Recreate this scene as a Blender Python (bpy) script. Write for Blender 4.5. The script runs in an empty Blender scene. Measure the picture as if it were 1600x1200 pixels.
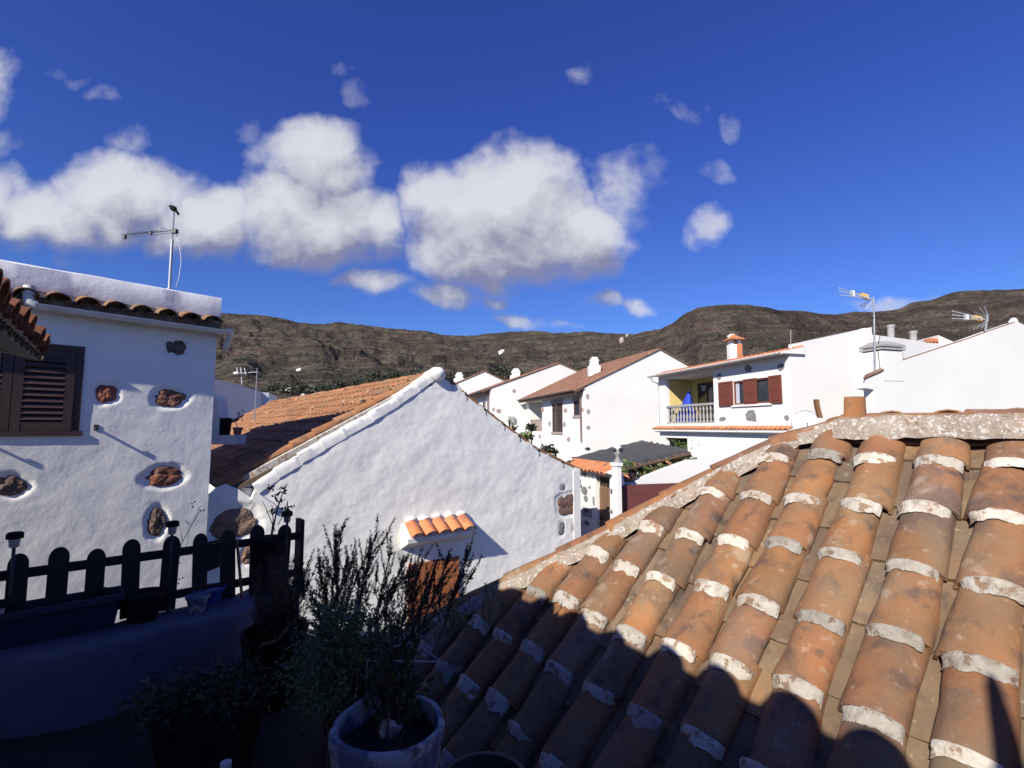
import bpy, math, random
from math import sin, cos, tan, pi, radians, sqrt, atan2
from mathutils import Vector, noise
random.seed(7)
V = Vector
C = bpy.context.scene.collection
E = 3.6                      # eye height above the street, z = E is the camera level
F_PX, PITCH = 780.0, radians(5)
LOC = {}

# ---------------------------------------------------------------- survey helpers
def ray(px, py):
    cx = (px-800)/F_PX; cy = (600-py)/F_PX
    y = cos(PITCH)-cy*sin(PITCH); z = sin(PITCH)+cy*cos(PITCH)
    return cx/y, z/y
def at(px, py, Y):
    a, b = ray(px, py); return V((a*Y, Y, E+b*Y))
def atz(px, py, z):          # where the sight line meets a level
    a, b = ray(px, py); Y = (z-E)/b; return V((a*Y, Y, z))
class Plane:                 # vertical plane through p, running along d; n looks towards the camera
    def __init__(s, x, y, d):
        s.p = V((x, y, 0)); s.d = V((d[0], d[1], 0)).normalized()
        s.n = V((s.d.y, -s.d.x, 0))
        if s.n.dot(-s.p) < 0: s.n = -s.n
    def uz(s, px, py):
        a, b = ray(px, py)
        # (aY,Y) = p + u d
        den = a*s.d.y - s.d.x
        u = (s.p.x - a*s.p.y)/den
        Y = s.p.y+u*s.d.y
        return u, E+b*Y
    def P(s, u, z, o=0.0):
        r = s.p+s.d*u+s.n*o; return V((r.x, r.y, z))
    def at(s, px, py, o=0.0):
        u, z = s.uz(px, py); return s.P(u, z, o)

# ---------------------------------------------------------------- mesh builder
class MB:
    def __init__(s): s.v = []; s.f = []; s.t = []; s.tint = (1, 1, 1)
    def add(s, vs, fs, tint=None):
        b = len(s.v); s.v += [V(p) for p in vs]
        tt = tint or s.tint
        for f in fs: s.f.append([i+b for i in f]); s.t.append(tt)
    def quad(s, a, b, c, d, tint=None): s.add([a, b, c, d], [(0, 1, 2, 3)], tint)
    def box(s, o, a, b, c, tint=None):       # corner o, edges a b c
        o, a, b, c = V(o), V(a), V(b), V(c)
        p = [o, o+a, o+a+b, o+b, o+c, o+a+c, o+a+b+c, o+b+c]
        fs = [(3, 2, 1, 0), (4, 5, 6, 7), (0, 1, 5, 4), (1, 2, 6, 5), (2, 3, 7, 6), (3, 0, 4, 7)]
        if a.cross(b).dot(c) < 0: fs = [f[::-1] for f in fs]
        s.add(p, fs, tint)
    def prism(s, poly, e, tint=None):
        e = V(e); n = len(poly); p = [V(q) for q in poly]
        nn = V((0, 0, 0))
        for i in range(n): nn += p[i].cross(p[(i+1) % n])
        if nn.dot(e) > 0: p = p[::-1]
        s.add(p+[q+e for q in p], [tuple(range(n)), tuple(range(2*n-1, n-1, -1))] +
              [(i, i+n, (i+1) % n+n, (i+1) % n) for i in range(n)], tint)
    def tube(s, pts, r, n=8, cap=True, tint=None):
        pts = [V(p) for p in pts]; rs = r if isinstance(r, (list, tuple)) else [r]*len(pts)
        vs = []; fs = []
        for i, p in enumerate(pts):
            t = (pts[min(i+1, len(pts)-1)]-pts[max(i-1, 0)]).normalized()
            a = t.cross(V((0, 0, 1)) if abs(t.z) < .9 else V((1, 0, 0))).normalized(); b = t.cross(a)
            for k in range(n):
                an = 2*pi*k/n; vs.append(p+(a*cos(an)+b*sin(an))*rs[i])
        for i in range(len(pts)-1):
            for k in range(n):
                k2 = (k+1) % n
                fs.append((i*n+k, i*n+k2, (i+1)*n+k2, (i+1)*n+k))
        if cap: fs += [tuple(range(n-1, -1, -1)), tuple((len(pts)-1)*n+k for k in range(n))]
        s.add(vs, fs, tint)
    def lathe(s, c, prof, n=24, squash=None, tint=None):   # prof: (r,z) from bottom up
        c = V(c); vs = []; fs = []
        for r, z in prof:
            for k in range(n):
                a = 2*pi*k/n; vs.append(c+V((r*cos(a), r*sin(a), z)))
        for i in range(len(prof)-1):
            for k in range(n):
                k2 = (k+1) % n; fs.append((i*n+k, i*n+k2, (i+1)*n+k2, (i+1)*n+k))
        s.add(vs, fs, tint)
    def blob(s, c, ax, ay, az, seed=0, amp=.15, nu=16, nv=9, fr=1.6, tint=None):
        c = V(c); vs = []; fs = []
        for j in range(nv):
            th = pi*(j+.02)/(nv-1+.04)
            for i in range(nu):
                ph = 2*pi*i/nu
                d = V((sin(th)*cos(ph), sin(th)*sin(ph), cos(th)))
                k = 1+amp*2*(noise.noise(d*fr+V((seed*7.1, seed*3.3, seed))))
                vs.append(c+(V(ax)*d.x+V(ay)*d.y+V(az)*d.z)*k)
        for j in range(nv-1):
            for i in range(nu):
                i2 = (i+1) % nu; fs.append((j*nu+i, (j+1)*nu+i, (j+1)*nu+i2, j*nu+i2))
        s.add(vs, fs, tint)
    def grid(s, fn, nu, nv, tint=None, two=False):
        vs = [fn(i/nu, j/nv) for j in range(nv+1) for i in range(nu+1)]
        s.add(vs, [(j*(nu+1)+i, j*(nu+1)+i+1, (j+1)*(nu+1)+i+1, (j+1)*(nu+1)+i) for j in range(nv) for i in range(nu)], tint)
    def barrel(s, P0, A, U, N, ln, r0, r1, hk=.85, seg=10, nl=2, th=.012, tint=None, a0=0., jit=0., seed=0, lift=0.):
        """half-round tile from P0 along A (upper to lower end)"""
        P0, A, U, N = V(P0), V(A), V(U), V(N); vs = []; fs = []
        for l in range(nl+1):
            t = l/nl; r = r0+(r1-r0)*t
            base = P0+A*(ln*t)+N*(lift*t)
            for lay in (0, 1):
                rr = r-th*lay
                for k in range(seg+1):
                    a = a0+(pi-2*a0)*k/seg
                    j = 0
                    if jit: j = jit*noise.noise(V((a*1.5+seed, t*2.5+seed*1.3, seed*.7)))
                    e = jit*.8*noise.noise(V((a*2.5, seed*2.1, 5))) if l in (0, nl) else 0
                    vs.append(base+A*e+U*(cos(a)*(rr+j))+N*(sin(a)*(rr+j)*hk))
        w = seg+1
        for l in range(nl):
            b = l*2*w; c = (l+1)*2*w
            for k in range(seg):
                fs.append((b+k, c+k, c+k+1, b+k+1))
                fs.append((b+w+k, b+w+k+1, c+w+k+1, c+w+k))
            fs.append((b, b+w, c+w, c)); fs.append((b+seg, c+seg, c+w+seg, b+w+seg))
        for l in (0, nl):
            b = l*2*w
            for k in range(seg):
                q = (b+k, b+k+1, b+w+k+1, b+w+k); fs.append(q if l == 0 else q[::-1])
        s.add(vs, fs, tint)
    def build(s, name, mat, parent=None, loc=None, smooth=False, auto=None, kind=None):
        if loc is None: loc = LOC[parent] if parent else V((0, 0, 0))
        loc = V(loc)
        me = bpy.data.meshes.new(name)
        me.from_pydata([tuple(p-loc) for p in s.v], [], s.f); me.validate()
        me.materials.append(mat)
        if len(set(s.t)) > 1 or s.t and (s.t[0] != (1, 1, 1) or mat.node_tree and any(q.type == 'ATTRIBUTE' for q in mat.node_tree.nodes)):
            at_ = me.color_attributes.new('tint', 'FLOAT_COLOR', 'CORNER')
            arr = []
            for p in me.polygons:
                c = s.t[p.index] if p.index < len(s.t) else (1, 1, 1)
                for _ in range(p.loop_total): arr += [c[0], c[1], c[2], 1]
            at_.data.foreach_set('color', arr)
        if smooth:
            for p in me.polygons: p.use_smooth = True
            if auto: me.set_sharp_from_angle(angle=radians(auto))
        o = bpy.data.objects.new(name, me); C.objects.link(o)
        if parent: o.parent = parent; LOC[o] = LOC[parent]
        else: o.location = loc; LOC[o] = loc
        if kind: o['kind'] = kind
        return o
def thing(name, label, cat, loc, group=None):
    o = bpy.data.objects.new(name, None); C.objects.link(o); o.location = loc; o.empty_display_size = .2
    LOC[o] = V(loc); tag(o, label, cat, group); return o
def tag(o, label, cat, group=None):
    o['label'] = label; o['category'] = cat
    if group: o['group'] = group
    return o

# ---------------------------------------------------------------- materials
def nt(name):
    m = bpy.data.materials.new(name); m.use_nodes = True
    t = m.node_tree; return m, t, t.nodes['Principled BSDF']
def N_(t, kind, **kw):
    n = t.nodes.new(kind)
    for k, v in kw.items():
        if k.startswith('i_'):
            n.inputs[k[2:].replace('_', ' ')].default_value = v
        else: setattr(n, k, v)
    return n
def tnoise(t, co, scale, detail=4, rough=.55, dist=0.):
    n = N_(t, 'ShaderNodeTexNoise'); n.inputs['Scale'].default_value = scale; n.inputs['Detail'].default_value = detail
    n.inputs['Roughness'].default_value = rough; n.inputs['Distortion'].default_value = dist
    t.links.new(co, n.inputs['Vector']); return n.outputs['Fac']
def ramp(t, fac, stops):
    r = N_(t, 'ShaderNodeValToRGB'); e = r.color_ramp.elements
    while len(e) > 1: e.remove(e[0])
    for i, (p, c) in enumerate(stops):
        q = e[0] if i == 0 else e.new(p); q.position = p
        q.color = (c, c, c, 1) if isinstance(c, (int, float)) else (*c, 1)
    t.links.new(fac, r.inputs['Fac']); return r.outputs['Color']
def mix(t, fac, a, b, mode='MIX'):
    m = N_(t, 'ShaderNodeMix', data_type='RGBA', blend_type=mode)
    for s, v in ((m.inputs[0], fac), (m.inputs[6], a), (m.inputs[7], b)):
        if hasattr(v, 'links'): t.links.new(v, s)
        elif isinstance(v, (int, float)): s.default_value = v
        else: s.default_value = (*v, 1)
    return m.outputs[2]
def bumps(t, b, co, specs):
    prev = None
    for sc, st, di in specs:
        n = tnoise(t, co, sc, 5)
        bp = N_(t, 'ShaderNodeBump'); bp.inputs['Strength'].default_value = st; bp.inputs['Distance'].default_value = di
        t.links.new(n, bp.inputs['Height'])
        if prev: t.links.new(prev, bp.inputs['Normal'])
        prev = bp.outputs['Normal']
    if prev: t.links.new(prev, b.inputs['Normal'])
def simple(name, col, col2=None, sc=3., rough=.8, bump=None, tint=False, spots=None, metal=0., lo=.35, hi=.65):
    m, t, b = nt(name)
    co = N_(t, 'ShaderNodeTexCoord').outputs['Object']
    base = mix(t, ramp(t, tnoise(t, co, sc, 6), [(lo, 0.), (hi, 1.)]), col, col2 or col)
    if spots:
        for (ssc, a, bb, sc_col, k) in spots:
            base = mix(t, ramp(t, tnoise(t, co, ssc, 6, .6), [(a, 0.), (bb, k)]), base, sc_col)
    if tint:
        a = N_(t, 'ShaderNodeAttribute', attribute_name='tint')
        base = mix(t, 1., base, a.outputs['Color'], 'MULTIPLY')
    t.links.new(base, b.inputs['Base Color']); b.inputs['Roughness'].default_value = rough
    b.inputs['Metallic'].default_value = metal
    if bump: bumps(t, b, co, bump)
    return m
M = {}
M['stucco'] = simple('white_lime_stucco', (.86, .84, .765), (.80, .785, .715), 1.3, .9,
    [(5, .25, .025), (22, .18, .010), (90, .2, .004)], spots=[(2.3, .62, .8, (.62, .61, .60), .5), (14, .66, .75, (.6, .58, .55), .3)])
M['stucco_far'] = simple('white_wall_paint', (.75, .735, .685), (.70, .685, .64), .5, .9,
    [(3, .15, .02), (30, .1, .01)], spots=[(.8, .6, .85, (.66, .65, .62), .5)])
M['stucco_old'] = simple('weathered_white_parapet', (.80, .79, .78), (.72, .71, .70), 4, .92,
    [(7, .3, .02), (40, .15, .006)], spots=[(18, .66, .74, (.45, .43, .40), .5)])
def tile_mat(name, c1, c2, dark, white=(.62, .57, .5), wk=.55, k=1., lich=.6):
    return simple(name, c1, c2, 5*k, .88, [(7*k, .4, .02), (60*k, .45, .004), (160*k, .3, .0015)], True,
        spots=[(9*k, .53, .66, dark, .85), (3.3*k, .46, .66, (.215, .160, .095), lich), (1.7*k, .56, .70, (.33, .165, .065), .6), (6.5*k, .60, .66, (.34, .29, .225), .55*(lich > .7)), (2.2*k, .58, .68, (.11, .082, .065), .7*(lich > .7)), (28*k, .61, .70, white, wk), (70*k, .64, .72, (.10, .075, .06), .6)])
M['tile_near'] = tile_mat('weathered_clay_tile', (.275, .135, .058), (.19, .112, .058), (.075, .058, .052), white=(.36, .31, .25), wk=.5, lich=.8)
M['tile_pan'] = tile_mat('dusty_channel_tile', (.165, .112, .064), (.13, .09, .056), (.055, .043, .036), white=(.36, .31, .25))
M['tile_mid'] = tile_mat('orange_clay_tile', (.34, .148, .058), (.27, .122, .052), (.14, .075, .045), k=.8, wk=.15, lich=.35)
M['tile_far'] = tile_mat('brown_clay_roof_tile', (.30, .145, .09), (.24, .12, .08), (.14, .08, .06), k=.5, wk=.1, lich=.2)
M['tile_bright'] = tile_mat('bright_orange_roof_tile', (.58, .20, .075), (.48, .17, .07), (.26, .11, .06), k=.5, wk=.1, lich=.2)
M['mortar'] = simple('lime_mortar', (.36, .30, .235), (.26, .21, .16), 9, .95, [(20, .8, .03), (70, .8, .01)], True,
    spots=[(14, .55, .66, (.20, .16, .12), .6), (7, .56, .7, (.30, .19, .11), .7), (34, .56, .62, (.58, .54, .48), .75), (80, .58, .63, (.62, .58, .52), .7)])
M['mortar_white'] = simple('white_washed_mortar', (.56, .52, .45), (.44, .395, .33), 14, .95, [(25, .7, .02), (90, .7, .006)], True,
    spots=[(22, .55, .66, (.30, .24, .18), .6), (6, .56, .66, (.66, .63, .57), .6), (19, .54, .60, (.24, .14, .075), .85), (5, .60, .68, (.22, .17, .12), .7)])
M['rock'] = simple('volcanic_stone', (.16, .125, .10), (.085, .07, .06), 9, .95, [(14, 1., .05), (45, 1., .02)], True,
    spots=[(24, .55, .66, (.24, .18, .14), .8)])
M['redrock'] = simple('red_volcanic_stone', (.30, .13, .075), (.18, .085, .06), 8, .95, [(12, 1., .06), (40, 1., .02)], True,
    spots=[(20, .58, .68, (.32, .25, .2), .7)])
M['greyrock'] = simple('grey_corner_stone', (.24, .235, .225), (.15, .145, .14), 6, .95, [(20, .6, .02)])
M['pinkrock'] = simple('pink_corner_stone', (.40, .30, .26), (.28, .22, .2), 6, .95, [(20, .6, .02)])
def wood(name, c, c2, rough=.6):
    m, t, b = nt(name); co = N_(t, 'ShaderNodeTexCoord').outputs['Object']
    mp = N_(t, 'ShaderNodeMapping'); mp.inputs['Scale'].default_value = (14, 14, 1.6); t.links.new(co, mp.inputs['Vector'])
    n = tnoise(t, mp.outputs['Vector'], 3, 6, .6, .6)
    t.links.new(mix(t, n, c, c2), b.inputs['Base Color']); b.inputs['Roughness'].default_value = rough
    bp = N_(t, 'ShaderNodeBump'); bp.inputs['Strength'].default_value = .35; bp.inputs['Distance'].default_value = .004
    t.links.new(n, bp.inputs['Height']); t.links.new(bp.outputs['Normal'], b.inputs['Normal']); return m
M['shutter_dark'] = wood('dark_varnished_wood', (.075, .040, .028), (.035, .02, .016))
M['shutter_red'] = wood('red_brown_wood', (.20, .055, .03), (.12, .035, .022))
M['orange_wood'] = wood('orange_varnished_wood', (.42, .15, .05), (.28, .09, .035))
M['door_wood'] = wood('tan_door_wood', (.21, .12, .065), (.15, .085, .045))
M['fence_wood'] = wood('black_stained_wood', (.022, .018, .018), (.010, .009, .010), .8)
M['old_wood'] = wood('old_brown_wood', (.22, .13, .07), (.12, .07, .04), .8)
M['eave_wood'] = wood('dark_eave_wood', (.13, .075, .05), (.07, .04, .03), .8)
M['soffit'] = simple('shade_dark_eave_mortar', (.20, .18, .15), (.11, .095, .08), 9, .95, [(20, .6, .01)])  # mortar colour darkened to carry the shade under the eaves
M['pvc'] = simple('white_pvc_gutter', (.62, .61, .58), (.50, .49, .47), 6, .5)
M['pipe_brown'] = simple('brown_gutter', (.22, .13, .11), (.17, .1, .09), 6, .5)
M['metal'] = simple('galvanised_metal', (.42, .43, .45), (.32, .33, .34), 20, .45, metal=.6)
M['darkmetal'] = simple('dark_metal', (.03, .03, .032), (.02, .02, .02), 20, .5)
M['black'] = simple('black_plastic', (.010, .010, .011), (.014, .014, .015), 10, .95)
M['black'].node_tree.nodes['Principled BSDF'].inputs['Specular IOR Level'].default_value = .15
M['dark_fill'] = simple('dark_for_unlit_depth', (.012, .011, .011), None, 3, .9)  # flat dark colour standing in for the shade inside openings
M['glass'] = simple('dark_window_glass', (.03, .035, .045), (.05, .055, .065), 2, .08)
M['curtain'] = simple('pale_curtain', (.5, .52, .58), (.38, .4, .46), 8, .9)
M['yellow_plastic'] = simple('yellow_antenna_plastic', (.70, .42, .08), (.62, .36, .07), 9, .5)
M['white_plastic'] = simple('white_plastic', (.72, .72, .72), (.6, .6, .6), 9, .5)
M['lens'] = simple('milky_lamp_plastic', (.5, .5, .47), (.4, .4, .38), 9, .4)
M['planter_blue'] = simple('shade_blue_planter_wall', (.10, .118, .165), (.08, .095, .135), 3, .85, [(12, .5, .02), (60, .5, .006)],
    spots=[(6, .62, .75, (.04, .05, .10), .6)])  # dark blue of the terrace shade is put into the base colour
M['box_blue'] = simple('dark_blue_plastic', (.018, .026, .055), (.013, .02, .045), 5, .55)
M['tub_blue'] = simple('blue_bucket_plastic', (.03, .07, .30), (.025, .055, .24), 5, .5)
M['tub_green'] = simple('dark_green_plastic', (.012, .028, .026), (.01, .02, .02), 5, .5)
M['pot_blue'] = simple('peeling_blue_white_paint', (.12, .16, .24), (.06, .085, .14), 5, .8, [(9, .8, .02), (40, .6, .005)],
    spots=[(8, .5, .56, (.36, .38, .40), .85), (12, .56, .62, (.06, .05, .045), .85), (30, .56, .62, (.3, .32, .34), .6)])
M['terracotta'] = simple('terracotta', (.42, .18, .10), (.34, .14, .08), 6, .85)
M['soil'] = simple('dark_potting_soil', (.022, .017, .013), (.012, .01, .008), 30, 1., [(40, 1., .02)])
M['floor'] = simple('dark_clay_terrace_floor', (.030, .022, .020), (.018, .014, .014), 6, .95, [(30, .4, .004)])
M['concrete'] = simple('grey_concrete', (.30, .29, .27), (.2, .195, .18), 5, .95, [(20, .5, .01)])
M['vent'] = simple('grey_concrete_vent', (.36, .35, .33), (.27, .26, .25), 12, .9, [(30, .4, .01)])
M['redwall'] = simple('dark_red_wall_paint', (.13, .035, .03), (.10, .028, .025), 3, .85, [(10, .3, .01)])
M['yellowwall'] = simple('pale_yellow_wall_paint', (.70, .55, .20), (.62, .49, .18), 3, .9)
M['blue_cloth'] = simple('blue_parasol_cloth', (.02, .06, .55), (.02, .05, .42), 3, .8)
M['netting'] = simple('black_shade_netting', (.085, .083, .080), (.05, .049, .048), 3, .95, [(8, .8, .05), (40, .5, .02)], spots=[(5, .6, .7, (.10, .10, .10), .6)])
M['bark'] = simple('brown_bark', (.10, .07, .05), (.06, .042, .03), 10, .95, [(20, .8, .03)])
def leafmat(name, c, c2):
    m = simple(name, c, c2, 2.5, .6, None, True); b = m.node_tree.nodes['Principled BSDF']
    b.inputs['Subsurface Weight'].default_value = 0.
    return m
M['leaf_dark'] = leafmat('dark_evergreen_leaf', (.020, .030, .012), (.032, .042, .017))
M['leaf_olive'] = leafmat('olive_leaf', (.050, .058, .024), (.038, .046, .020))
M['leaf_green'] = leafmat('fresh_green_leaf', (.075, .13, .03), (.12, .15, .04))
M['leaf_palm'] = leafmat('palm_frond_green', (.032, .046, .016), (.05, .062, .024))
M['leaf_rosemary'] = leafmat('rosemary_needle', (.022, .024, .014), (.032, .032, .018))
M['leaf_grey'] = leafmat('grey_green_leaf', (.085, .16, .06), (.065, .12, .05))
M['leaf_dry'] = leafmat('dry_brown_leaf', (.045, .022, .015), (.06, .032, .02))
M['flower'] = leafmat('pink_bract', (.45, .12, .10), (.40, .2, .08))
# hillside
def hill_mat():
    m, t, b = nt('dry_volcanic_hillside')
    co = N_(t, 'ShaderNodeTexCoord').outputs['Object']
    n1 = tnoise(t, co, .0045, 8, .65); n2 = tnoise(t, co, .03, 8, .7); n3 = tnoise(t, co, .16, 6, .7)
    base = mix(t, ramp(t, n1, [(.40, 0.), (.58, 1.)]), (.102, .080, .060), (.060, .060, .042))
    base = mix(t, ramp(t, n2, [(.45, 0.), (.62, .85)]), base, (.15, .115, .085))
    base = mix(t, ramp(t, n2, [(.30, .8), (.44, 0.)]), base, (.050, .046, .032))
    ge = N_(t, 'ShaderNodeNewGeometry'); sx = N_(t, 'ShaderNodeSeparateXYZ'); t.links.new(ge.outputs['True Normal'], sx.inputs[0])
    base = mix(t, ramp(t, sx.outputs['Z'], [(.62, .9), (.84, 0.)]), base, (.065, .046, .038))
    base = mix(t, ramp(t, n3, [(.50, 0.), (.60, .7)]), base, (.034, .032, .022))
    b.inputs['Roughness'].default_value = 1.; b.inputs['Specular IOR Level'].default_value = .05
    # layered rock bands
    mp = N_(t, 'ShaderNodeMapping'); mp.inputs['Scale'].default_value = (.004, .004, .09); t.links.new(co, mp.inputs['Vector'])
    n4 = tnoise(t, mp.outputs['Vector'], 1., 6, .6, .4)
    base = mix(t, ramp(t, n4, [(.48, 0.), (.58, .75)]), base, (.042, .032, .026))
    t.links.new(base, b.inputs['Base Color'])
    n5 = tnoise(t, co, .011, 9, .7)
    base = mix(t, ramp(t, n5, [(.36, .8), (.50, 0.)]), base, (.030, .026, .020))
    base = mix(t, ramp(t, n5, [(.58, 0.), (.68, .6)]), base, (.125, .088, .066))
    t.links.new(base, b.inputs['Base Color'])
    bumps(t, b, co, [(.008, 1., 24.), (.03, 1., 9.), (.12, 1., 3.)])
    return m
M['hill'] = hill_mat()

# ---------------------------------------------------------------- terrain
SKY = [(-200, 500), (0, 492), (150, 486), (300, 484), (345, 488), (400, 491), (440, 497), (470, 503), (500, 506), (530, 503), (560, 507), (600, 512), (650, 515), (680, 519), (700, 522),
       (745, 523), (790, 517), (820, 516), (860, 518), (920, 519), (960, 521), (1000, 520), (1030, 514), (1050, 505), (1068, 492), (1090, 481), (1130, 476),
       (1155, 475), (1180, 478), (1215, 484), (1260, 487), (1300, 489), (1340, 488), (1380, 487), (1405, 483), (1425, 473), (1460, 466), (1490, 458), (1520, 455),
       (1560, 452), (1600, 450), (1750, 448), (1900, 452)]
SKA = []
for x, y in SKY:
    a, b = ray(x, y); SKA.append((atan2(a, 1), b/sqrt(1+a*a)))
def skyl(az):
    if az <= SKA[0][0]: return SKA[0][1]*max(.25, 1+(az-SKA[0][0])*.8)
    if az >= SKA[-1][0]: return SKA[-1][1]*max(.25, 1-(az-SKA[-1][0])*.8)
    for (a0, h0), (a1, h1) in zip(SKA, SKA[1:]):
        if az <= a1: return h0+(h1-h0)*(az-a0)/(a1-a0)
def rdist(az):
    c = (az-.40)/.24
    return 2300-1000*math.exp(-c*c)
def build_terrain():
    NA, NR = 760, 210; R0 = 75
    vs = []; fs = []
    azs = []
    for i in range(NA):
        s = i/NA                       # denser in the view
        azs.append(-pi+2*pi*s if False else 0)
    n1 = int(NA*.80); n2 = NA-n1
    azs = [-.92+1.84*i/n1 for i in range(n1)]+[.92+(2*pi-1.84)*i/n2 for i in range(n2)]
    rads = [R0*.02, R0*.3, R0*.7]
    k = NR-3
    for j in range(k): rads.append(j/(k-1))
    for az in azs:
        aa = az if az <= pi else az-2*pi
        S = skyl(aa); R = rdist(aa); H = S*R
        dx, dy = sin(az), cos(az)
        for j, q in enumerate(rads):
            if j < 3: r = q; z = 0.
            else:
                tt = q*1.35; 
                r = R0+(R-R0)*(tt**1.35)
                t = tt**1.35
                if t <= 1:
                    z = H*(.42*t+.58*t**2.4)
                else: z = H*(1-(t-1)*.55)
                p = V((dx*r, dy*r, 0))
                env0 = max(0., min(1., (t-.25)*3))
                g = noise.ridged_multi_fractal(V((az*9, r*.0011, 3.)), 1., 2.1, 5, 1., 2.)-1.0
                g2 = noise.fractal(p*.006+V((5, 2, 0)), 1., 2., 6)
                g3 = noise.fractal(p*.03+V((1, 8, 0)), .8, 2., 4)
                env = max(0., min(1., (t-.07)*2.6))*(max(0., 1-t)**.55 if t < 1 else .0)
                sp_ = noise.noise(V((az*7., r*.0004, 1.)))+.5*noise.noise(V((az*17., r*.0008, 6.)))
                z += H*(-.075*g*env0+.08*g2+.15*sp_*(1-t if t < 1 else 0))*env + env*g3*7
                z += g3*2.6*min(1., t*2)*.9 + g2*H*.022*min(1, t*2)
                # terraces of rock towards the crest
                if t > .45 and t < 1.05:
                    st = H*.10; zz = z/st; fr = zz-math.floor(zz); sm = fr*fr*(3-2*fr); sm = sm*sm*(3-2*sm)
                    k2 = min(1, (t-.45)*4)*.55*(1 if t < .97 else max(0, (1.05-t)/.08))
                    z = z*(1-k2)+st*(math.floor(zz)+sm)*k2
                if t < .04: z = max(z, 0)*t/.04
                cap = S*r*.985 if t < .93 else 1e9
                z = min(z, cap)
                # E offset: angles are measured from the camera height
                z = z+E*min(1., t*4)
            vs.append((dx*r, dy*r, z-.03))
    n = len(rads)
    for i in range(NA):
        i2 = (i+1) % NA
        for j in range(n-1):
            fs.append((i*n+j, i2*n+j, i2*n+j+1, i*n+j+1))
    m = MB(); m.add(vs, fs); m.t = []
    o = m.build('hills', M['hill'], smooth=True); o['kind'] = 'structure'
    return o
build_terrain()
# street between the houses
mb = MB(); mb.grid(lambda a, b: V((-30+70*a, -8+50*b, 0.0)), 6, 6); mb.build('street', simple('pale_asphalt', (.16, .155, .15), (.12, .118, .115), 2, .95), kind='structure')

# ---------------------------------------------------------------- tile fields
def rt(a=.85, b=1.15, hue=.08):
    k = random.uniform(a, b); h = random.uniform(-hue, hue)
    return (k*(1+h*.3), k*(1-h*.5), k*(1-h))
def tile_field(mb, O, U, D, N, nc, length, sp=.25, ex=.36, r=.095, seg=6, hk=.8, base=None, tin=(.8, 1.2, .1), trim=None, cols=None, lift=.02):
    """rows of half-round cover tiles running down D from O, columns along U"""
    for c in range(nc):
        o = O+U*(sp*(c+.5))
        q = 0.; jj = random.uniform(-.05, .05)
        L = length(c) if callable(length) else length
        s0 = trim(c) if trim else 0.
        while q < L-.02:
            ln = min(ex+.03, L-q+.02)
            if q+ln > s0:
                st = max(q, s0); 
                mb.barrel(o+D*st+U*random.uniform(-.008, .008), D, U, N, q+ln-st, r*.86, r, hk, seg, 1, .012, rt(*tin), lift=lift)
            q += ex+random.uniform(-.01, .01)

# ================================================================ NEAR ROOF (right foreground)
PH, SL, HH = radians(52.5), radians(39), 2.6195
RU = V((-cos(PH), sin(PH), 0)); RQ = V((sin(PH)*cos(SL), cos(PH)*cos(SL), sin(SL))); RN = V((-sin(PH)*sin(SL), -cos(PH)*sin(SL), cos(SL)))
def rp(u, q, n=0.): return V((0, 0, E-HH))+RU*u+RQ*q+RN*n
HIP = [(1.16, 4.27), (1.38, 4.14), (1.78, 3.71), (2.06, 3.35), (2.35, 2.98), (2.80, 2.50), (3.3, 1.9), (3.8, 1.25)]
def qhip(u):
    if u <= HIP[0][0]: return 4.24
    for (a, b), (c, d) in zip(HIP, HIP[1:]):
        if u <= c: return b+(d-b)*(u-a)/(c-a)
    return 1.2
QE = 1.32   # eave
near = thing('tiled_roof_house', 'old house in the foreground with weathered clay tile hip roof and white mortar bands', 'house', rp(.5, 2.5) - V((0, 0, rp(.5, 2.5).z)))
cov = MB(); pan = MB(); BANDS = []
BASE = -.085
PAL = [(1.0, .95, .9), (1.12, 1.0, .85), (.92, .78, .72), (.80, .82, .86), (1.15, .95, .75), (.95, .88, .92), (.72, .70, .72), (1.05, .9, .8)]
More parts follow.
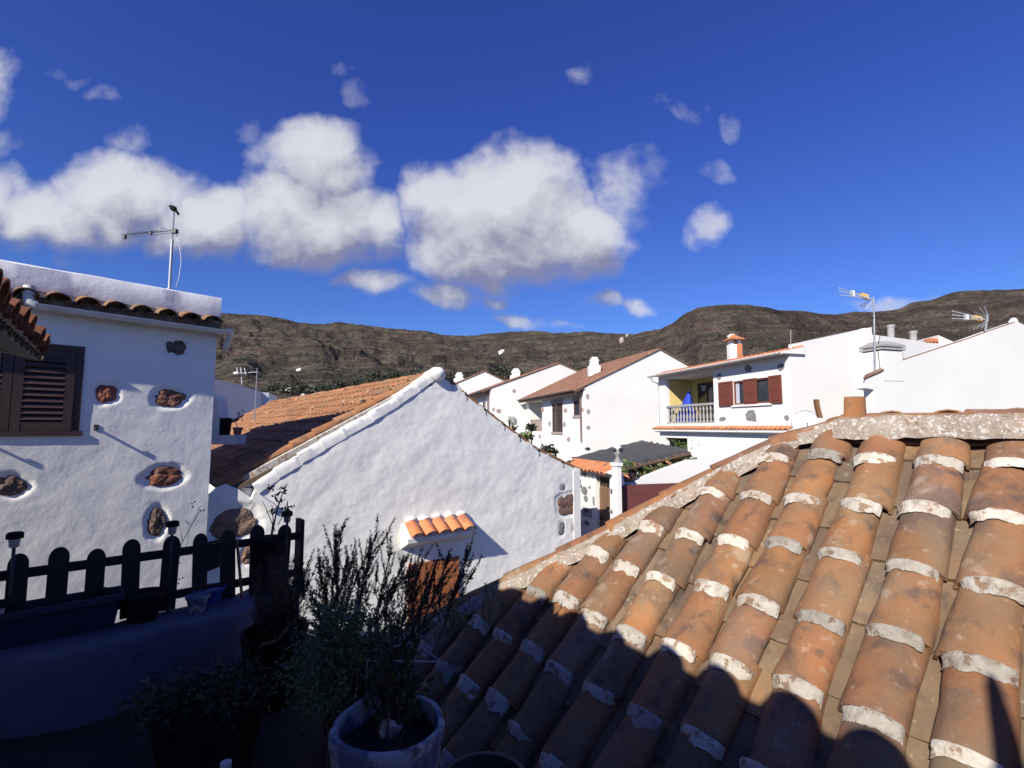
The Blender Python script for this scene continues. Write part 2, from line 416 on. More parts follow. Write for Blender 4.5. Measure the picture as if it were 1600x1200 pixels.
for k in range(-10, 14):
    u = .4293+.25*k; uj = random.uniform(-.008, .008)
    lips = []
    q = 3.95+random.uniform(-.03, .03)
    prev = 4.30
    ph_k = random.uniform(-.025, .025)
    j = 0
    top = qhip(u)+.03
    while prev > QE:
        lip = 3.95-.328*j+ph_k+random.uniform(-.02, .02)
        if lip < top-.06:
            st = min(prev+.05, top)
            col = random.choice(PAL); kk = random.uniform(.85, 1.1); col = tuple(c*kk for c in col)
            sk = RU*random.uniform(-.010, .010)
            A = (-RQ + RU*random.uniform(-.045, .045)).normalized()
            ra = random.uniform(.086, .095); rb = random.uniform(.099, .108)
            cov.barrel(rp(u+uj, st, BASE)+sk, A, RU, RN, st-lip, ra, rb, random.uniform(.70, .78), 16, 5, .013, col, a0=-.12, jit=.010, seed=k*13.7+j*3.1, lift=random.uniform(.006, .02))
            # mortar at the lip
            rbig = rb
            wt = random.random() < .55
            wide = random.uniform(.036, .066)
            a_lo = random.uniform(.12, .45); a_hi = pi-random.uniform(.12, .5)
            big = (k == 1 and j == 7) or (k == 0 and j == 8)
            if big: wide = .15
            vs = []; nu_ = 20; prof = [(-.010, .002), (-.002, .005), (.010, .002), (.55, -.007), (1.0, -.0165)]
            sd = random.uniform(0, 99)
            for (s_, h_) in prof:
                for i in range(nu_+1):
                    a = a_lo+(a_hi-a_lo)*i/nu_
                    w = wide*(1+.45*noise.noise(V((a*1.5, sd, 0)))+.12*noise.noise(V((a*7, sd, 3))))
                    edge = min(1., min(i, nu_-i)/2.2)
                    d = s_*w if s_ > .1 else s_
                    hh = h_+.003*noise.noise(V((a*6, s_*4, sd)))
                    hh = hh*edge-.010*(1-edge)
                    rr = rbig+hh
                    vs.append(rp(u+uj, lip, BASE+.012)+sk+(-RQ)*d+RU*(cos(a)*rr)+RN*(sin(a)*rr*.76))
            fs = [(r_*(nu_+1)+i, (r_+1)*(nu_+1)+i, (r_+1)*(nu_+1)+i+1, r_*(nu_+1)+i+1) for r_ in range(len(prof)-1) for i in range(nu_)]
            g = random.uniform(.85, 1.12) if wt else random.uniform(.5, .8)
            bb = MB(); bb.add(vs, fs, (g, g*.985, g*.95)); BANDS.append((rp(u, lip).length, u > -1.1, bb))
        prev = lip
        j += 1
        if j > 12: break
    # channel tiles between the covers
    up = u+.125
    topp = qhip(up)+.02; j = 0; offp = random.uniform(-.1, .1)
    while True:
        hi_ = 4.4-.33*j+offp; lo_ = hi_-.33
        j += 1
        if lo_ > topp: continue
        if hi_ < QE: break
        hi_ = min(hi_, topp); col = random.choice(PAL); kk = random.uniform(.85, 1.1)
        col = tuple((c*.5+.5)*kk for c in col); vs = []; fs = []; sd = random.uniform(0, 50)
        nn = 10
        for l in range(4):
            t = l/3; qq = hi_+(lo_-.004-hi_)*t
            for i in range(nn+1):
                x = -1+2*i/nn
                zz = BASE+.004-.016*(1-x*x)+.016*t+.012*noise.noise(V((x*1.5, t*2, sd)))
                vs.append(rp(up+x*.085, qq, zz))
        for l in range(3):
            for i in range(nn): fs.append((l*(nn+1)+i, (l+1)*(nn+1)+i, (l+1)*(nn+1)+i+1, l*(nn+1)+i+1))
        # lip edge
        b0 = 3*(nn+1)
        for i in range(nn+1): vs.append(vs[b0+i]-RN*.016)
        for i in range(nn): fs.append((b0+i, b0+nn+1+i, b0+nn+2+i, b0+i+1))
        pan.add(vs, fs, col)
cov.build('cover_tiles', M['tile_near'], near, smooth=True, auto=50)
pan.build('channel_tiles', M['tile_pan'], near, smooth=True, auto=50)
BANDS.sort(key=lambda q: (not q[1], (q[0]-(0 if q[1] else 0))))
rest = MB()
for i, (_, _, bb) in enumerate(BANDS):
    if i < 98: bb.build('mortar_band', M['mortar_white'], near, smooth=True)
    else: rest.add(bb.v, bb.f, bb.t[0])
rest.build('mortar_bands', M['mortar_white'], near, smooth=True, kind='stuff')
# roof deck under the tiles and hidden hip slope
deck = MB()
dn = BASE-.075
poly = [rp(-2.2, QE, dn), rp(3.75, QE, dn)]+[rp(a, b, dn) for a, b in HIP[::-1]]+[rp(-2.2, 4.24, dn)]
deck.prism(poly, -RN*.06)
deck.build('roof_deck', M['concrete'], near)
# the other slopes fall away on the far side
back = MB()
rA, rB = rp(-2.2, 4.26, -.02), rp(1.1, 4.26, -.02)
BD = V((sin(PH)*cos(SL), cos(PH)*cos(SL), -sin(SL))); BN = V((sin(PH)*sin(SL), cos(PH)*sin(SL), cos(SL)))
tile_field(back, rA, RU, BD, BN, 13, 3.4, seg=6)
bk2 = MB(); bk2.prism([rA-BN*.04, rB-BN*.04, rB+BD*3.5+RU*2.0-BN*.04, rA+BD*3.5-BN*.04], -BN*.05)
bk2.prism([rp(*HIP[0], -.14), rp(*HIP[-1], -.14), rB+BD*3.5+RU*2.0-BN*.05], V((0, 0, -.05)))
back.build('rear_cover_tiles', M['tile_near'], near)
bk2.build('rear_deck', M['tile_pan'], near)
wl = MB(); e0, e1 = rp(-2.2, QE, -.2), rp(3.6, QE, -.2)
off = V((sin(PH), cos(PH), 0))*.35
for a, b in ((e0+off, e1+off),):
    wl.prism([V((a.x, a.y, 0)), V((b.x, b.y, 0)), V((b.x, b.y, b.z+.1)), V((a.x, a.y, a.z+.1))], V((sin(PH), cos(PH), 0))*.25)
wl.prism([V((e1.x, e1.y, 0))+off, V((e1.x, e1.y, 0))+off*13, V((e1.x, e1.y, 1.7))+off*13, V((e1.x, e1.y, 1.7))+off], -RU*.25)
wl.build('wall', M['stucco'], near)
# ridge and hip: cap tiles bedded in lumpy mortar
def cap_run(path, name_seed, r=.10, up=.0, KS=1.):
    capm = MB(); mo = MB()
    L = [0]
    for a, b in zip(path, path[1:]): L.append(L[-1]+(b-a).length)
    def pos(s):
        s = max(0, min(L[-1]-1e-6, s))
        for i in range(len(L)-1):
            if s <= L[i+1]:
                return path[i].lerp(path[i+1], (s-L[i])/(L[i+1]-L[i]))
    s = 0; sd = name_seed
    while s < L[-1]-.05:
        ln = random.uniform(.36, .42); a = pos(s); b = pos(min(L[-1], s+ln+.04))
        A = (b-a).normalized(); side = A.cross(V((0, 0, 1))).normalized(); Nn = side.cross(A)
        if Nn.z < 0: Nn = -Nn
        col = tuple(c*random.uniform(.9, 1.1) for c in random.choice(PAL[:3]+[(1.1, .9, .75)]))
        capm.barrel(a+V((0, 0, up-.01)), A, side, Nn, (b-a).length, r*.92, r*1.05, .75, 14, 3, .013, col, jit=.006, seed=s*3+sd, lift=.01)
        s += ln
    n = int(L[-1]/.022)
    prof = [(.082*KS, .036*KS), (.092*KS, .036*KS), (.104*KS, .020*KS), (.115*KS, .003*KS), (.124*KS, -.015*KS), (.131*KS, -.034*KS), (.134*KS, -.075*KS)]
    vs = []
    for i in range(n+1):
        s = L[-1]*i/n; a = pos(s); b = pos(s+.05)
        if (b-a).length < 1e-5: a2 = pos(s-.05); T = (a-a2).normalized()
        else: T = (b-a).normalized()
        side = V((T.y, -T.x, 0)).normalized()
        if side.dot(V((-a.x, -a.y, 0))) < 0: side = -side
        cover = .5+.9*noise.noise(V((s*1.4, sd, 0)))
        for j, (w, h) in enumerate(prof):
            k = noise.noise(V((s*4, j*.5, sd)))*.016+noise.noise(V((s*17, j*1.7, sd+9)))*.009+noise.noise(V((s*50, j*3.7, sd+3)))*.003
            ww = w+k*.8+(j > 2)*.035*noise.noise(V((s*3.2, 7, sd)))
            hh = h+k+(.012*cover if j < 2 else 0)
            vs.append(a+side*ww*1.02+V((0, 0, up+hh)))
    m_ = len(prof)
    fs = [(i*m_+j, (i+1)*m_+j, (i+1)*m_+j+1, i*m_+j+1) for i in range(n) for j in range(m_-1)]
    mo.add(vs, fs, (1, 1, .999))
    return capm, mo
path_r = [rp(-2.2, 4.27, .02), rp(-1.0, 4.28, .03), rp(.0, 4.27, .03), rp(.7, 4.27, .025), HIP and rp(1.14, 4.28, .0)]
cm, mo = cap_run(path_r, 3.3, .092, -.068, .95)
cm.build('ridge_tiles', M['tile_near'], near, smooth=True, auto=50); mo.build('ridge_mortar', M['mortar'], near, smooth=True)
path_h = [rp(1.14, 4.30, .0)]+[rp(a+.03, b+.04, -.01) for a, b in HIP[1:]]
cm, mo = cap_run(path_h, 8.1, .078, -.062, .8)
cm.build('hip_tiles', M['tile_near'], near, smooth=True, auto=50); mo.build('hip_mortar', M['mortar'], near, smooth=True)
# a short concave stop tile under the ridge between covers
st_ = MB()
for k in range(-8, 4):
    u = .4293+.25*k+.125
    if u > 1.2: continue
    vs = []; n = 10
    for l in range(3):
        for i in range(n+1):
            a = pi*i/n
            vs.append(rp(u+cos(a)*.088, 4.235-.062*l, .02-sin(a)*.06-.010*l))
    st_.add(vs, [(l*(n+1)+i, l*(n+1)+i+1, (l+1)*(n+1)+i+1, (l+1)*(n+1)+i) for l in range(2) for i in range(n)], rt(.75, 1., .1))
    b0 = len(st_.v)-(n+1); st_.add([st_.v[b0+i].copy() for i in range(n+1)]+[st_.v[b0+i]-RN*.014 for i in range(n+1)], [(i, i+1, n+2+i, n+1+i) for i in range(n)], (.7, .65, .6))
st_.build('ridge_stop_tiles', M['tile_pan'], near, smooth=True)

# two loose tiles standing on the ridge end
def on_ridge(px, py):
    a, b = ray(px, py)
    # intersect with vertical plane of the ridge
    P0 = rp(0, 4.27); d = RU
    den = a*d.y-d.x; u = (P0.x-a*P0.y)/den; Y = P0.y+u*d.y
    return V((a*Y, Y, E+b*Y)), Y
p, Y = on_ridge(1336, 656)
t1 = MB(); s1 = V((1, -.25, 0)).normalized(); f1 = V((-.25, -1, .1)).normalized()
hgt = 33/780*Y; wd = 15/780*Y
t1.barrel(p+V((0, 0, -.02)), V((0.04, 0, 1)).normalized(), s1, f1, hgt+.03, wd*1.08, wd*.98, .5, 12, 3, .012, (1.15, .95, .75), jit=.003, seed=4)
tag(t1.build('roof_tile', M['tile_near'], loc=p, smooth=True, auto=50), 'tan clay tile standing upright on the ridge, bulging side to the viewer', 'roof tile', 'loose tiles set upright on the ridge')
p, Y = on_ridge(1284, 653)
t1 = MB(); hgt = 29/780*Y
vs = []
for l in range(9):
    t = l/8; c = p+V((-.018*sin(t*1.5)-.004, .01, t*hgt))
    for (dx, dy) in ((-.011, -.012), (.010, -.014), (.010, .012), (-.011, .012)): vs.append(c+V((dx, dy, 0)))
fs = [(l*4+i, l*4+(i+1) % 4, (l+1)*4+(i+1) % 4, (l+1)*4+i) for l in range(8) for i in range(4)]+[(3, 2, 1, 0), (32, 33, 34, 35)]
t1.add(vs, fs, (.75, .7, .68))
tag(t1.build('roof_tile', M['tile_near'], loc=p, smooth=True, auto=50), 'thin curved tile set upright edge-on where the ridge meets the hip', 'roof tile', 'loose tiles set upright on the ridge')

# ================================================================ EAVE HOUSE (behind / left of the camera; its shadow falls on the near roof)
ev = thing('eave_house', 'neighbouring house whose shaded dark tile eave juts in at the upper left of the picture', 'house', (-2.6, .5, 0))
EA, EB = V((-4.20, 4.50, E+.67)), V((2.6, -4.05, E+.54))
ED = (EB-EA).normalized(); EO = V((-ED.y, ED.x, 0)).normalized()   # the eave sinks a little to the rear
if EO.dot(V((0, 0, 0))-V((EA.x, EA.y, 0))) < 0: EO = -EO      # outward, towards the terrace
ES = (EO*cos(radians(13))-V((0, 0, 1))*sin(radians(13))); EN = (EO*sin(radians(13))+V((0, 0, 1))*cos(radians(13)))
m = MB(); Ltot = (EB-EA).length; ncol = int(Ltot/.27)
for c in range(ncol):
    for r_ in range(4):
        lip = EA+ED*(.27*(c+.5))+ED*random.uniform(-.02, .02)-ES*(.36*r_)+EN*(.0+random.uniform(-.008, .012))
        m.barrel(lip-ES*.42, ES, ED, EN, .42+random.uniform(-.03, .02), .09, .112, .95, 12, 2, .014, (lambda k: (k*1.0, k*.66, k*.6))(random.uniform(.55, .95)), a0=-.1, jit=.006, seed=c+r_*.3, lift=.01)
m.build('cover_tiles', M['tile_near'], ev, smooth=True, auto=50)
m = MB()
for c in range(ncol+1):
    lip = EA+ED*(.27*c)
    m.barrel(lip-ES*1.6-EN*.03, ES, ED, -EN, 1.56, .09, .09, .6, 8, 1, .014, rt(.5, .8, .12))
m.build('channel_tiles', M['tile_pan'], ev, smooth=True, auto=50)
m = MB()
# mortar bed and boarded soffit, eave shade darkened into the colour
m.prism([EA-ES*.06-EN*.055, EB-ES*.06-EN*.055, EB-EO*4-EN*.055+V((0, 0, .92)), EA-EO*4-EN*.055+V((0, 0, .92))], -EN*.03)
m.prism([EA-ES*.07-EN*.06, EB-ES*.07-EN*.06, EB-ES*.07+EN*.075, EA-ES*.07+EN*.075], -ES*.05)  # mortar strip added to block light passing under the cover tiles
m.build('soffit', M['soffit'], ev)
m = MB(); wz = E+.70
w0 = V((EA.x, EA.y, 0))-EO*.30+ED*.12; w1 = V((EB.x, EB.y, 0))-EO*.30
m.prism([w0, w1, w1+V((0, 0, wz+.03)), w0+V((0, 0, wz+.03))], -EO*.3)
m.prism([w0, w0-EO*3.4, w0-EO*3.4+V((0, 0, wz+.72)), w0+V((0, 0, wz+.05))], ED*.3)
m.build('wall', M['stucco'], ev)
m = MB()
fp = EA+ED*5.75-ES*.1
fb = V((-.01, -.71, E+.72))
m.lathe(fb, [(.0, -.12), (.06, -.12), (.055, .0), (.045, .03), (.036, .12), (.028, .22), (.02, .30), (.012, .34), (0, .345)], 14)
m.build('unseen_shadow_post', M['concrete'], ev, smooth=True)  # unseen tapered post, added to cast the pointed shadow on the near roof

# ================================================================ LEFT HOUSE
LA = Plane(-4.31, 7.20, (-.669, -.743))   # u grows to the left (towards the viewer)
lh = thing('white_house', 'tall white stuccoed house at the left with dark shutters and stones set in its wall', 'house', (-5.5, 7.5, 0))
def st_out(a, seed, sq):
    k = 1+.15*noise.noise(V((cos(a)*1.3+seed*5, sin(a)*1.3, seed*2.1)))+.05*noise.noise(V((cos(a)*5, sin(a)*5, seed*3)))
    if sq:
        c, s_ = abs(cos(a)), abs(sin(a)); e = 2+sq*4; k *= (c**e+s_**e)**(-1/e)
    return k
def st_pos(pl, q):
    px, py, rx, ry = q[:4]; u, z = pl.uz(px, py); return u, z, abs(pl.uz(px+rx, py)[0]-u), abs(pl.uz(px, py+ry)[1]-z)
def relief(mb, pl, u0, u1, top, z0, z1f, step=.06, amp=.010, o=0., seed=0, rows=70, holes=()):
    n = max(2, int((u1-u0)/step)); HS = [(*st_pos(pl, q), q) for q in holes]
    vs = []
    for i in range(n+1):
        u = u0+(u1-u0)*i/n; zt = top(u)
        for j in range(rows+1):
            z = z0+(zt-z0)*j/rows
            p = V((u*.9+seed, z*.9, 0))
            d = amp*(1.3*noise.noise(p*1.3)+.8*noise.noise(p*3.3)+.35*noise.noise(p*8)+.15*noise.noise(p*19))
            for (hu, hz, su, sz, q) in HS:
                x, y = (u-hu)/su, (z-hz)/sz
                if abs(x) < 1.9 and abs(y) < 1.9:
                    rr = sqrt(x*x+y*y)/st_out(atan2(y, x), q[7], q[6]); k = max(0., min(1., (1.42-rr)/.40)); k = k*k*(3-2*k); d = d*(1-k*.7)-q[8]*k
            vs.append(pl.P(u, z, o+d))
    w = rows+1
    fs = [(i*w+j, (i+1)*w+j, (i+1)*w+j+1, i*w+j+1) for i in range(n) for j in range(rows)]
    # orient
    a, b, c = vs[0], vs[w], vs[w+1]
    if (b-a).cross(c-a).dot(pl.n) < 0: fs = [f[::-1] for f in fs]
    mb.add(vs, fs)
PT = E+1.9; body = MB()
LST = [(276, 543, 16, 12, 'rock', (1, 1, .99), .1, 1, .020), (167, 615, 17, 14, 'redrock', (1.25, 1, .9), .2, 2, .024), (267, 622, 25, 13, 'redrock', (1.0, 1.0, 1.0), .1, 3, .024),
    (257, 745, 30, 16, 'redrock', (1.1, .95, .85), 0, 4, .024), (245, 816, 15, 23, 'rock', (1.4, 1.2, 1.05), 0, 5, .024), (15, 760, 28, 16, 'rock', (1.2, 1.0, .95), 0, 6, .024)]
relief(body, LA, 0., 4.2, lambda u: E+1.62, -0.02, 0, amp=.0045, step=.021, rows=240, holes=LST)
body.prism([LA.P(0, 0, -.06), LA.P(4.2, 0, -.06), LA.P(4.2, PT-.35, -.06), LA.P(0, PT-.35, -.06)], -LA.n*.2)
body.prism([LA.P(0, 0, -.02), LA.P(0, 0, -5.5), LA.P(0, PT-.35, -5.5), LA.P(0, PT-.35, -.02)], LA.d*.25)
# close the corner between the relief skin and the body
body.box(LA.P(.0, 0, -.07), LA.d*.03, LA.n*.067, V((0, 0, PT-.4)))
body.build('wall', M['stucco'], lh, smooth=True, auto=35)
par = MB()
pp = Plane(LA.p.x, LA.p.y, LA.d)
n = 44; prof = [(.0, PT-.29), (.012, PT-.22), (.01, PT-.02), (-.005, PT), (-.10, PT+.004), (-.2, PT-.01)]
vs = []
for i in range(n+1):
    u = -.03+4.25*i/n
    for j, (o, z) in enumerate(prof):
        dz = .010*noise.noise(V((u*2.5, j, 2))); vs.append(LA.P(u, z+(dz if 0 < j else -.03+.03*abs(cos(pi*u/.28))), o+.012*noise.noise(V((u*3, j*.4, 0)))+.02))
w = len(prof); fs = [(i*w+j, i*w+j+1, (i+1)*w+j+1, (i+1)*w+j) for i in range(n) for j in range(w-1)]
par.add(vs, fs)
par.box(LA.P(-.03, PT-.33, -.18), LA.d*4.2, LA.n*.17, V((0, 0, .32)))
par.box(LA.P(-.03, PT-.33, -5.5), LA.d*.2, LA.n*5.32, V((0, 0, .325)))
par.box(LA.P(-.034, PT-.30, -.17), LA.d*.03, LA.n*.188, V((0, 0, .285)))
par.build('parapet', M['stucco_old'], lh, smooth=True, auto=40)
fr = MB(); fr.box(LA.P(.17, PT-.45, -5.3), LA.d*4, LA.n*5.1, V((0, 0, .05))); fr.build('roof_slab', M['concrete'], lh)
# eave tiles
et = MB(); zt = E+1.50
Dn = (LA.n*cos(radians(16))-V((0, 0, 1))*sin(radians(16))); Nn = (LA.n*sin(radians(16))+V((0, 0, 1))*cos(radians(16)))
for i in range(15):
    u = .12+.272*i
    tc = random.choice([(1.05, 1.0, .8), (.85, .85, .8), (1.1, .9, .7), (.9, .75, .65)])
    et.barrel(LA.P(u, zt+.06, -.05), Dn, LA.d, Nn, .29+random.uniform(-.015, .015), .105, .122, .82, 14, 2, .016, tc, jit=.005, seed=i, a0=.05)
    if i: et.barrel(LA.P(u-.136, zt+.085, -.05), Dn, LA.d, -Nn, .27, .075, .085, .7, 8, 1, .014, (.55, .5, .45))
et.build('eave_tiles', M['tile_near'], lh, smooth=True, auto=50)
sf = MB(); sf.box(LA.P(-.01, E+1.40, 0), LA.d*4.1, LA.n*.12, V((0, 0, .11))); sf.build('eave_board', M['soffit'], lh)  # dark board put in for the shade between tiles and gutter
gu = MB()
def gutter(mb, A, B, r, n, th=.008):
    A, B = V(A), V(B); T = (B-A).normalized(); S = T.cross(V((0, 0, 1))).normalized()
    vs = []
    for P in (A, B):
        for rr in (r, r-th):
            for k in range(n+1):
                a = pi+pi*k/n; vs.append(P+S*cos(a)*rr+V((0, 0, 1))*sin(a)*rr)
    w = n+1; fs = []
    for k in range(n):
        fs.append((k, k+1, 2*w+k+1, 2*w+k)); fs.append((w+k, 3*w+k, 3*w+k+1, w+k+1))
        fs.append((k, w+k, w+k+1, k+1)); fs.append((2*w+k, 2*w+k+1, 3*w+k+1, 3*w+k))
    fs += [(0, 2*w, 3*w, w), (n, w+n, 3*w+n, 2*w+n)]
    mb.add(vs, fs)
gutter(gu, LA.P(-.10, E+1.40, .165), LA.P(1.95, E+1.42, .165), .065, 12)
gu.tube([LA.P(-.09, E+1.40, .165), LA.P(-.13, E+1.39, .14), LA.P(-.14, E+1.30, .08), LA.P(-.13, E+1.17, -.02)], [.05, .05, .045, .04], 12)
gu.tube([LA.P(1.93, E+1.41, .16), LA.P(1.99, E+1.43, .16), LA.P(2.0, E+1.50, .155), LA.P(2.0, E+1.62, .15)], [.055, .06, .06, .058], 14)
gu.tube([LA.P(2.0, E+1.52, .155), LA.P(2.0, E+1.545, .154)], .070, 14)
gu.build('gutter', M['pvc'], lh, smooth=True, auto=40)
# shuttered window
u1, zt_ = LA.uz(136, 545); ub, zb_ = LA.uz(120, 672)
wz1, wz0 = zt_+.02, zb_-.01
uR = (u1+ub)/2; W = 1.22
win = MB(); fw = .075
o = .006
win.box(LA.P(uR, wz0, -.01), LA.d*fw, LA.n*(o+.02), V((0, 0, wz1-wz0)))
win.box(LA.P(uR+W-fw, wz0, -.01), LA.d*fw, LA.n*(o+.02), V((0, 0, wz1-wz0)))
win.box(LA.P(uR+fw, wz1-fw, -.01), LA.d*(W-2*fw), LA.n*(o+.017), V((0, 0, fw)))
win.box(LA.P(uR-.03, wz0-.06, -.01), LA.d*(W+.06), LA.n*(o+.03), V((0, 0, .06)))
wf = win.build('window', M['shutter_dark'], lh)
bkd = MB(); bkd.box(LA.P(uR+fw, wz0, .001), LA.d*(W-2*fw), LA.n*.004, V((0, 0, wz1-wz0-fw))); bkd.build('dark_backing', M['dark_fill'], wf)  # solid dark panel on the wall, in place of the unlit room
lw = (W-2*fw)/2
for i in range(2):
    a = uR+fw+i*lw+.004; b = a+lw-.008; s = MB(); z0, z1 = wz0+.004, wz1-fw-.004; st = .085
    s.box(LA.P(a, z0, .003), LA.d*st, LA.n*.024, V((0, 0, z1-z0))); s.box(LA.P(b-st, z0, .003), LA.d*st, LA.n*.024, V((0, 0, z1-z0)))
    s.box(LA.P(a+st, z0, .003), LA.d*(b-a-2*st), LA.n*.022, V((0, 0, .1))); s.box(LA.P(a+st, z1-.09, .003), LA.d*(b-a-2*st), LA.n*.022, V((0, 0, .09)))
    k = 11; zz0, zz1 = z0+.1, z1-.09
    for j in range(k):
        z = zz0+(zz1-zz0)*(j+.3)/k
        s.box(LA.P(a+st, z, .027), LA.d*(b-a-2*st), -LA.n*.020+V((0, 0, .045)), V((0, 0, .008))+LA.n*.004)
    s.build('shutter', M['shutter_dark'], lh if False else wf)
def stone(pl, q, parent, o=0.):
    px, py, rx, ry, mt, tint, sq, seed, dp = q
    u, z, su, sz = st_pos(pl, q); su *= 1.06; sz *= 1.06
    m = MB(); n = 40; rg = 10; vs = [pl.P(u, z, o+.004)]; fs = []
    for r in range(1, rg+1):
        t = r/rg
        for i in range(n):
            a = 2*pi*i/n; k = st_out(a, seed, sq)*t
            x, y = cos(a)*k, sin(a)*k
            h = o-dp*.15-dp*.95*t**4+dp*1.1*noise.noise(V((x*1.8, y*1.8, seed*9)))*(1-t*.3)+dp*.5*noise.noise(V((x*5, y*5, seed*4)))-(.03 if r == rg else 0)
            vs.append(pl.P(u+x*su, z+y*sz, h))
    fs += [(0, 1+i, 1+(i+1) % n) for i in range(n)]
    for r in range(rg-1):
        for i in range(n): i2 = (i+1) % n; fs.append((1+r*n+i, 1+(r+1)*n+i, 1+(r+1)*n+i2, 1+r*n+i2))
    m.add(vs, fs, tint if tint != (1, 1, 1) else (1, 1, .999))
    return m.build('stone', M[mt], parent, smooth=True)
for q in LST: stone(LA, q, lh)
for (px, py) in ((150, 666), (-58, 672)):
    m = MB(); u, z = LA.uz(px, py)
    m.box(LA.P(u-.012, z-.035, 0), LA.d*.024, LA.n*.10, V((0, 0, .022))); m.box(LA.P(u-.012, z-.035, .085), LA.d*.024, LA.n*.018, V((0, 0, .055)))
    m.box(LA.P(u-.02, z-.05, .0), LA.d*.04, LA.n*.008, V((0, 0, .07)))
    m.build('wall_hook', M['darkmetal'], lh)

# aerial on the left house with a perched bird
ab = LA.at(268, 447, -.1); ab.z = PT
an = thing('tv_aerial', 'tall pole aerial with one long boom on the white parapet, a dark bird on top', 'aerial', ab, 'television aerials')
def apx(px, py, base): a, b = ray(px, py); return V((a*base.y, base.y, E+b*base.y))
topp = apx(272, 326, ab)
m = MB(); mid = ab.lerp(topp, .62); m.tube([ab, mid], .020, 10); m.tube([mid, topp], .012, 8); m.tube([ab+V((0, 0, -.02)), ab+V((0, 0, .03))], .035, 10); m.build('mast', M['metal'], an, smooth=True, auto=40)
m = MB(); b0 = apx(273, 361, ab)+V((0.03, -.03, 0)); b1 = apx(198, 369, ab)+V((0, -.03, 0))
m.tube([b0, b1], .0045, 6); m.tube([b0+V((0, 0, -.035)), b1+V((0, 0, -.03))], .003, 6)
m.box(b0+V((-.035, -.03, -.045)), (.06, 0, 0), (0, .06, 0), (0, 0, .06))
bd = (b1-b0).normalized(); bs = V((bd.y, -bd.x, 0)).normalized()
for i, t in enumerate([.12, .3, .38, .46, .54, .6, .68, .76, .84, .95]):
    c = b0.lerp(b1, t); l = .20 if i != 0 else .28
    m.tube([c-bs*l*.6-V((0, 0, .03)), c+bs*l*.6+V((0, 0, .05))], .0025, 5)
m.box(b1+V((-.02, -.02, -.05)), (.03, 0, 0), (0, .04, 0), (0, 0, .06)); m.box(b0.lerp(b1, .48)+V((-.015, -.02, -.03)), (.025, 0, 0), (0, .03, 0), (0, 0, .05))
m.build('boom', M['darkmetal'], an)
m = MB(); m.tube([apx(274, 363, ab), apx(279, 380, ab), apx(282, 395, ab), apx(283, 410, ab), apx(280, 432, ab), apx(275, 449, ab)], .004, 6); m.build('cable', M['white_plastic'], an, smooth=True)
# bird
m = MB(); bp_ = apx(271, 327, ab)
m.blob(bp_+V((0.0, 0, .01)), (.050, 0, -.035), (0, .032, 0), (.02, 0, .035), 2, .08, 12, 8)
m.blob(bp_+V((-.042, 0, .045)), (.020, 0, 0), (0, .018, 0), (0, 0, .018), 3, .05, 10, 7)
m.tube([bp_+V((-.055, 0, .045)), bp_+V((-.085, 0, .038))], [.007, .001], 6)
m.tube([bp_+V((.04, 0, -.02)), bp_+V((.07, 0, -.065)), bp_+V((.078, 0, -.085))], [.018, .016, .010], 6)
m.tube([bp_+V((0.005, 0, -.02)), bp_+V((.003, 0, -.05))], .004, 5); m.tube([bp_+V((-.01, .012, -.02)), bp_+V((-.008, .01, -.05))], .004, 5)
tag(m.build('bird', M['black'], loc=bp_+V((0, 0, -.05)), smooth=True), 'small dark bird perched on top of the tall aerial pole', 'bird')

# ================================================================ GABLE HOUSE (middle)
GA = Plane(-3.93, 7.67, (.794, .607)); GR = V((-.607, .794, 0))
gh = thing('gable_house', 'low white house in the middle with a rough gable wall and long orange tile roof', 'house', (-1.5, 9.6, 0))
OUT = [(300, 800), (322, 776), (338, 762), (352, 756), (372, 764), (392, 778), (404, 752), (445, 727), (490, 697), (530, 673), (586, 641), (637, 609), (671, 590), (681, 583), (692, 588), (714, 601), (726, 614),
       (757, 638), (786, 661), (810, 679), (840, 701), (878, 720), (906, 733)]
GO = [GA.uz(*p) for p in OUT]
def gtop(u):
    if u <= GO[0][0]: return GO[0][1]
    for (a, b), (c, d) in zip(GO, GO[1:]):
        if u <= c: return b+(d-b)*(u-a)/max(1e-6, c-a)
    return GO[-1][1]
U0, U1 = GA.uz(310, 780)[0], GO[-1][0]
GST = [(366, 819, 37, 24, 'rock', (1.8, 1.55, 1.35), .1, 11, .03), (386, 868, 9, 14, 'rock', (2.1, 1.6, 1.3), .1, 12, .02), (889, 788, 17, 16, 'rock', (1.5, 1.1, 1.0), .5, 13, .02),
    (880, 762, 4, 5, 'greyrock', (1, 1, .99), .2, 14, .01), (902, 754, 6, 6, 'greyrock', (1, 1, .99), .6, 15, .01), (878, 826, 4.5, 11, 'greyrock', (1, 1, .99), .8, 16, .015), (903, 823, 8, 10, 'rock', (1.3, 1., .9), .5, 17, .015)]
m = MB(); relief(m, GA, U0, U1, gtop, -.02, 0, step=.026, amp=.010, seed=3, rows=200, holes=GST)
uE = GA.uz(398, 770)[0]
